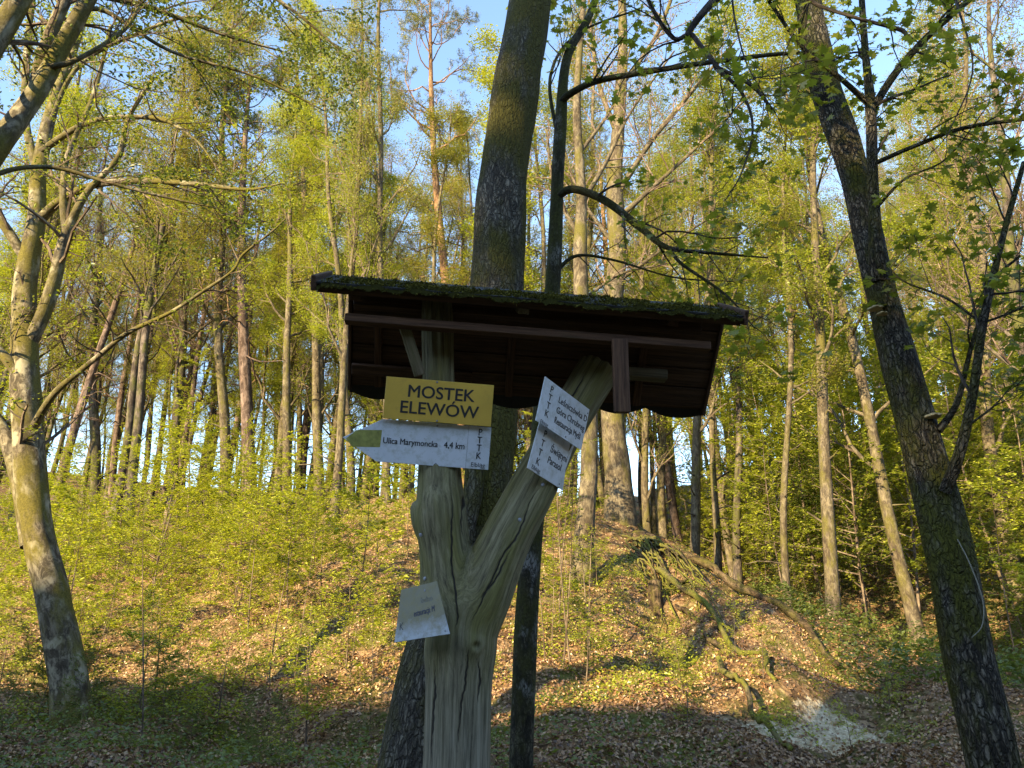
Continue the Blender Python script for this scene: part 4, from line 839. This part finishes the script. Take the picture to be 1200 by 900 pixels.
# ------------------------------------------------------------ signs
def sign_mat(name, base, dirt, dirt_amt, dcol, rough=.45, green=None):
    m, nt, out = newmat(name); p = N(nt, "ShaderNodeBsdfPrincipled"); p.inputs["Roughness"].default_value = rough
    v = N(nt, "ShaderNodeTexCoord").outputs["Object"]
    f = nz(nt, v, 22, 7, .75); f2 = nz(nt, v, 7, 4, .6); c = mixc(nt, ramp(nt, f2, [(.35, (0, 0, 0)), (.75, (1, 1, 1))]).outputs[0], base, tuple(x*.86 for x in base))
    d = ramp(nt, f, [(.56-.12*dirt_amt, (0, 0, 0)), (.72, (1, 1, 1))]).outputs[0]
    c = mixc(nt, mth(nt, 'MULTIPLY', d, dirt), c, dcol)
    sp = ramp(nt, nz(nt, v, 120, 2, .5), [(.68, (0, 0, 0)), (.74, (1, 1, 1))]).outputs[0]; c = mixc(nt, mth(nt, 'MULTIPLY', sp, dirt*.7), c, tuple(x*.5 for x in dcol))
    if green:   # algae film on one part of the plate, object space
        s = N(nt, "ShaderNodeSeparateXYZ"); nt.links.new(v, s.inputs[0])
        ax, lo, hi, gc = green; g_ = N(nt, "ShaderNodeMapRange"); nt.links.new(mth(nt, 'MULTIPLY_ADD', nz(nt, v, 16, 5, .7), .09, s.outputs[ax]), g_.inputs[0]); g_.inputs[1].default_value = lo+.045; g_.inputs[2].default_value = hi+.045
        c = mixc(nt, mth(nt, 'MULTIPLY', g_.outputs[0], .85), c, ramp(nt, nz(nt, v, 45, 5, .7), [(.3, tuple(x*.6 for x in gc)), (.7, gc)]).outputs[0])
    nt.links.new(c, p.inputs["Base Color"]); nt.links.new(bump(nt, f, .12, .002), p.inputs["Normal"]); nt.links.new(p.outputs[0], out.inputs[0]); return m
M['black'] = plain("black_lettering", (.02, .02, .022), .5, .2); M['fade'] = plain("faded_lettering", (.16, .16, .13), .6, .4, 60); M['navy'] = plain("dark_blue_lettering", (.02, .022, .05), .5, .3)
M['steel'] = plain("screw_steel", (.25, .25, .27), .35, .3)
M['yellow'] = sign_mat("yellow_sign_paint", (.62, .385, .055), .35, .3, (.30, .20, .05))
M['white'] = sign_mat("white_sign_paint", (.64, .66, .69), .75, .7, (.30, .31, .24))
M['white_green'] = sign_mat("white_sign_with_algae", (.66, .68, .72), .7, .6, (.30, .31, .22))
M['algae'] = plain("faded_yellow_stripe", (.36, .35, .08), .7, .5, 40)
M['old'] = sign_mat("old_algae_sign", (.36, .38, .41), .85, .8, (.13, .11, .03), green=(1, -.165, -.11, (.15, .115, .015)))
def frame(tl, tr, bl):
    """plate frame: tl,tr,bl = (px,py,axis depth)"""
    O = atd(*tl); X = atd(*tr)-O; Wt = X.length; X.normalize(); Yv = atd(*bl)-O; H = Yv.length; Yd = (Yv-X*Yv.dot(X)).normalized(); shear = Yv.dot(X)
    Z = X.cross(Yd)        # into the post
    mtx = Matrix(((X.x, -Yd.x, -Z.x, O.x), (X.y, -Yd.y, -Z.y, O.y), (X.z, -Yd.z, -Z.z, O.z), (0, 0, 0, 1)))
    return mtx, Wt, Yv.dot(Yd), shear       # local: x right, y up (downwards negative), z to the viewer
def plate(name, label, fr, outline, mat, th=.003):
    root = bpy.data.objects.new(name, None); 
    bm = bmesh.new(); top = [bm.verts.new((x, y, 0)) for x, y in outline]; f = bm.faces.new(top); 
    if f.normal.z < 0: f.normal_flip()
    r = bmesh.ops.extrude_face_region(bm, geom=[f]); vs_ = [v for v in r['geom'] if isinstance(v, bmesh.types.BMVert)]; bmesh.ops.translate(bm, verts=vs_, vec=(0, 0, -th))
    bmesh.ops.recalc_face_normals(bm, faces=bm.faces); me = bpy.data.meshes.new(name); bm.to_mesh(me); bm.free(); me.materials.append(M[mat])
    o = bpy.data.objects.new(name, me); COL.objects.link(o); o.matrix_world = fr; bevel(o, .0008, 1); tag(o, label, "sign", "signs on the forked post"); return o
def text(parent, s, x, y, size, mat='black', rot=0., sx=1., shear=0., bold=0.0, name="lettering", align='LEFT'):
    cu = bpy.data.curves.new("t", 'FONT'); cu.body = s; cu.size = 1; cu.extrude = .0; cu.align_x = align; cu.resolution_u = 4
    t = bpy.data.objects.new("t", cu); COL.objects.link(t); dg = bpy.context.evaluated_depsgraph_get(); dg.update(); me = bpy.data.meshes.new_from_object(t.evaluated_get(dg)); bpy.data.objects.remove(t, do_unlink=True)
    out = bmesh.new()
    # letters get a paint-thick body; bolder strokes come from layers each a hair higher than the last
    for q, (dx, dy) in enumerate(((0, 0), (bold, 0), (-bold, 0), (0, bold*.7), (0, -bold*.7)) if bold else ((0, 0),)):
        bm = bmesh.new(); bm.from_mesh(me); bmesh.ops.remove_doubles(bm, verts=bm.verts, dist=1e-5); bmesh.ops.transform(bm, matrix=Matrix.Translation((dx*size, dy*size, 0))@Matrix.Diagonal((size*sx, size, 1, 1)), verts=bm.verts)
        r = bmesh.ops.extrude_face_region(bm, geom=list(bm.faces)); bmesh.ops.translate(bm, verts=[v for v in r['geom'] if isinstance(v, bmesh.types.BMVert)], vec=(0, 0, .0006+.00006*q))
        tmp_ = bpy.data.meshes.new("t"); bm.to_mesh(tmp_); bm.free(); out.from_mesh(tmp_); bpy.data.meshes.remove(tmp_)
    out.to_mesh(me); out.free()
    me.materials.clear(); me.materials.append(M[mat]); me.name = name
    for p_ in me.polygons: p_.use_smooth = False
    o = link(name, me, parent); o.matrix_local = Matrix.Translation((x, y, .0002))@Matrix.Rotation(rot, 4, 'Z')@Matrix(((1, shear, 0, 0), (0, 1, 0, 0), (0, 0, 1, 0), (0, 0, 0, 1))); return o
def screw(parent, x, y, r=.004):
    bm = bmesh.new(); bmesh.ops.create_uvsphere(bm, u_segments=12, v_segments=6, radius=r); bmesh.ops.scale(bm, vec=(1, 1, .4), verts=bm.verts)
    me = bpy.data.meshes.new("screw"); bm.to_mesh(me); bm.free(); me.materials.append(M['steel']); o = link("screw", me, parent); o.location = (x, y, .0008)
DS = 2.985
# yellow name board
fr, W_, H_, _s = frame((453, 441, DS-.04), (579, 451.5, DS-.015), (448.5, 490, DS-.055))
s_ = plate("place_name_sign", "yellow board lettered MOSTEK ELEWÓW, topmost on the post's left arm", fr, [(0, 0), (W_, 0), (W_, -H_), (0, -H_)], 'yellow')
text(s_, "MOSTEK", W_*.515, -H_*.44, .066, rot=0, sx=1.02, bold=.016, align='CENTER'); text(s_, "ELEWÓW", W_*.51, -H_*.83, .066, sx=1.04, bold=.016, align='CENTER'); screw(s_, W_*.47, -.006); screw(s_, W_*.50, -H_+.006)
# arrow board
fr, W_, H_, _s = frame((449, 491, DS-.035), (576, 501, DS-.01), (443, 541, DS-.05))
k_ = W_/127.4
tipx = -(449-404)*k_; cut = .0
s_ = plate("direction_sign", "white arrow board for Ulica Marymoncka pointing left, under the yellow board", fr, [(0, 0), (W_, 0), (W_, -H_), (-.012, -H_), (tipx, -H_*.50)], 'white_green')
text(s_, "Ulica Marymoncka", W_*.015, -H_*.56, .0325, sx=.86, bold=.014); text(s_, "4,4 km", W_*.575, -H_*.56, .034, sx=.86, bold=.014)
for i, ch in enumerate("PTTK"): text(s_, ch, W_*.90, -H_*(.205+.185*i), .036, sx=.85, bold=.014, align='CENTER')
text(s_, "Elbląg", W_*.90, -H_*.95, .024, sx=.95, align='CENTER'); screw(s_, W_*.50, -.010); screw(s_, W_*.515, -H_+.008)
mb = MB(); box(mb, (W_*.79, -.001, .0004), (W_*.79, -H_+.001, .0004), .0008, .0005); link("divider_line", mb.mesh("divider", [M['fade']], False), s_)
bm = bmesh.new(); [bm.verts.new(v) for v in ((tipx+.014, -H_*.52, .0006), (tipx+.052, -H_*.30, .0006), (.0, -H_*.26, .0006), (-.002, -H_*.66, .0006), (tipx+.04, -H_*.70, .0006))]; bm.faces.new(bm.verts); me = bpy.data.meshes.new("stripe"); bm.to_mesh(me); bm.free(); me.materials.append(M['algae']); link("trail_stripe", me, s_)
# upper tilted board
d1 = 2.89
fr, W_, H_, _s = frame((639, 441, d1), (691, 480, d1+.25), (627, 492, d1-.06))
s_ = plate("direction_sign", "white board listing Leśniczówka and Góra Chrobrego, upper board on right arm", fr, [(0, 0), (W_, 0), (W_*.99, -H_*.98), (W_*.93, -H_), (0, -H_)], 'white')
for i, ch in enumerate("PTTK"): text(s_, ch, W_*.17, -H_*(.24+.185*i), .037, sx=1.1, bold=.014, align='CENTER')
text(s_, "Elbląg", W_*.16, -H_*.985, .020, sx=1.1, align='CENTER')
for i, t_ in enumerate(("Leśniczówka D", "Góra Chrobreg", "Restauracja Myśl")): text(s_, t_, W_*.335, -H_*(.33+.235*i), .036, sx=(.98, .94, .80)[i], bold=.014)
screw(s_, W_*.62, -H_*.93); screw(s_, W_*.97, -.02)
# lower tilted board
fr, W_, H_, _s = frame((634, 489, d1+.012), (674, 519, d1+.222), (616, 547, d1-.058))
s_ = plate("direction_sign", "white board listing Świątynia and Parasol, lower tilted board on the right arm", fr, [(0, 0), (W_, 0), (W_*.93, -H_*.6), (W_*1.0, -H_), (0, -H_)], 'white')
for i, ch in enumerate("PTTK"): text(s_, ch, W_*.20, -H_*(.29+.185*i), .037, sx=1.1, bold=.014, align='CENTER')
text(s_, "Elbląg", W_*.20, -H_*.965, .023, sx=1.15, align='CENTER')
for i, t_ in enumerate(("Świątyni", "Parasol")): text(s_, t_, W_*.42, -H_*(.47+.22*i), .038, sx=.98, bold=.014)
screw(s_, W_*.86, -H_*.93)
# old weathered board low on the trunk
fr, W_, H_, _s = frame((470, 691, 2.75), (512, 681, 2.67), (462, 753, 2.68))
q = at(0, 0, 1)
def loc(px, py): # intersect the plate plane with a pixel ray, local coords
    inv = fr.inverted(); o_ = inv@Vector((0, 0, EYE)); d_ = inv.to_3x3()@ray(px, py); t = -o_.z/d_.z; p = o_+d_*t; return (p.x, p.y)
s_ = plate("direction_sign", "old board stained green with half worn lettering, low on the post's left side", fr, [loc(470, 691), loc(512, 681), loc(515, 694), loc(527, 743), loc(494, 748), loc(462, 753)], 'old')
bx, by = loc(493, 707); text(s_, "belno", bx, by, .030, 'fade', rot=.02, sx=.8)
bx, by = loc(485, 723); text(s_, "estauracja M", bx, by, .030, 'navy', rot=.05, sx=.62, bold=.014)
bx, by = loc(468, 739); text(s_, "K", bx, by, .036, 'black', sx=.8)
bx, by = loc(498, 692); screw(s_, bx, by, .004); bx, by = loc(522, 739); screw(s_, bx, by, .004)

# screws left in the bare wood
for i, (px, py, w_) in enumerate([(609, 609, "on the right arm below the tilted boards"), (636, 568, "just under the lower tilted board"), (493, 627, "on the left arm above the old board"), (498, 678, "right above the old stained board")]):
    d = ray(px, py); best = None
    o_ = Vector((0, 0, EYE))-pb; hit, lc, nn, ix = post.ray_cast(o_, d.normalized())
    if hit:
        bm = bmesh.new(); bmesh.ops.create_uvsphere(bm, u_segments=12, v_segments=8, radius=.0075); bmesh.ops.scale(bm, vec=(1, 1, .45), verts=bm.verts)
        me = bpy.data.meshes.new("screw"); bm.to_mesh(me); bm.free(); me.materials.append(M['steel']); o = link("screw", me); o.location = lc+pb+nn*.001; o.rotation_euler = nn.to_track_quat('Z', 'Y').to_euler()
        tag(o, "small rusty screw head "+w_, "screw")

# shelf fungi and a hanging fibre on the maple
M['fungus'] = plain("shelf_fungus", (.42, .33, .16), .7, .45, 30, .4)
def fungus(px, py, Y, w, label):
    p = at(px, py, Y); bm = bmesh.new(); bmesh.ops.create_uvsphere(bm, u_segments=24, v_segments=12, radius=w)
    for v in bm.verts:
        a = math.atan2(v.co.y, v.co.x); v.co.x *= 1+.15*math.sin(a*5); v.co.y *= 1+.12*math.sin(a*7+1); v.co.z *= .38
        if v.co.z < 0: v.co.z *= .5
        v.co += Vector((0, 0, .15*w*mnoise.noise(v.co*60)))
    me = bpy.data.meshes.new("shelf_fungus"); bm.to_mesh(me); bm.free(); me.materials.append(M['fungus'])
    for q_ in me.polygons: q_.use_smooth = True
    o = link("shelf_fungus", me); o.location = p; tag(o, label, "fungus"); return o
fungus(1026, 362, 4.52, .045, "pale shelf fungus on the dark maple, upper one below the fork")
fungus(1034, 368, 4.50, .032, "smaller pale fungus lobe touching the upper shelf fungus on the maple")
fungus(1094, 488, 4.36, .045, "brown shelf fungus on the maple beside the base of its thin side limb")
S, r = limb([(1122, 632, 4.27, 1.2), (1134, 655, 4.22, 1.5), (1148, 690, 4.18, 1.6), (1153, 715, 4.17, 1.6), (1150, 735, 4.17, 1.4), (1139, 747, 4.17, 1)], 30)
mb = MB(); tubes(mb, S, r, 6); M['fibre'] = plain("pale_fibre", (.20, .18, .13), .8); o = link("hanging_twig", mb.mesh("hanging_twig", [M['fibre']], shift=S[0])); o.location = S[0]; tag(o, "pale curved bare twig hanging against the mossy lower maple trunk", "twig")
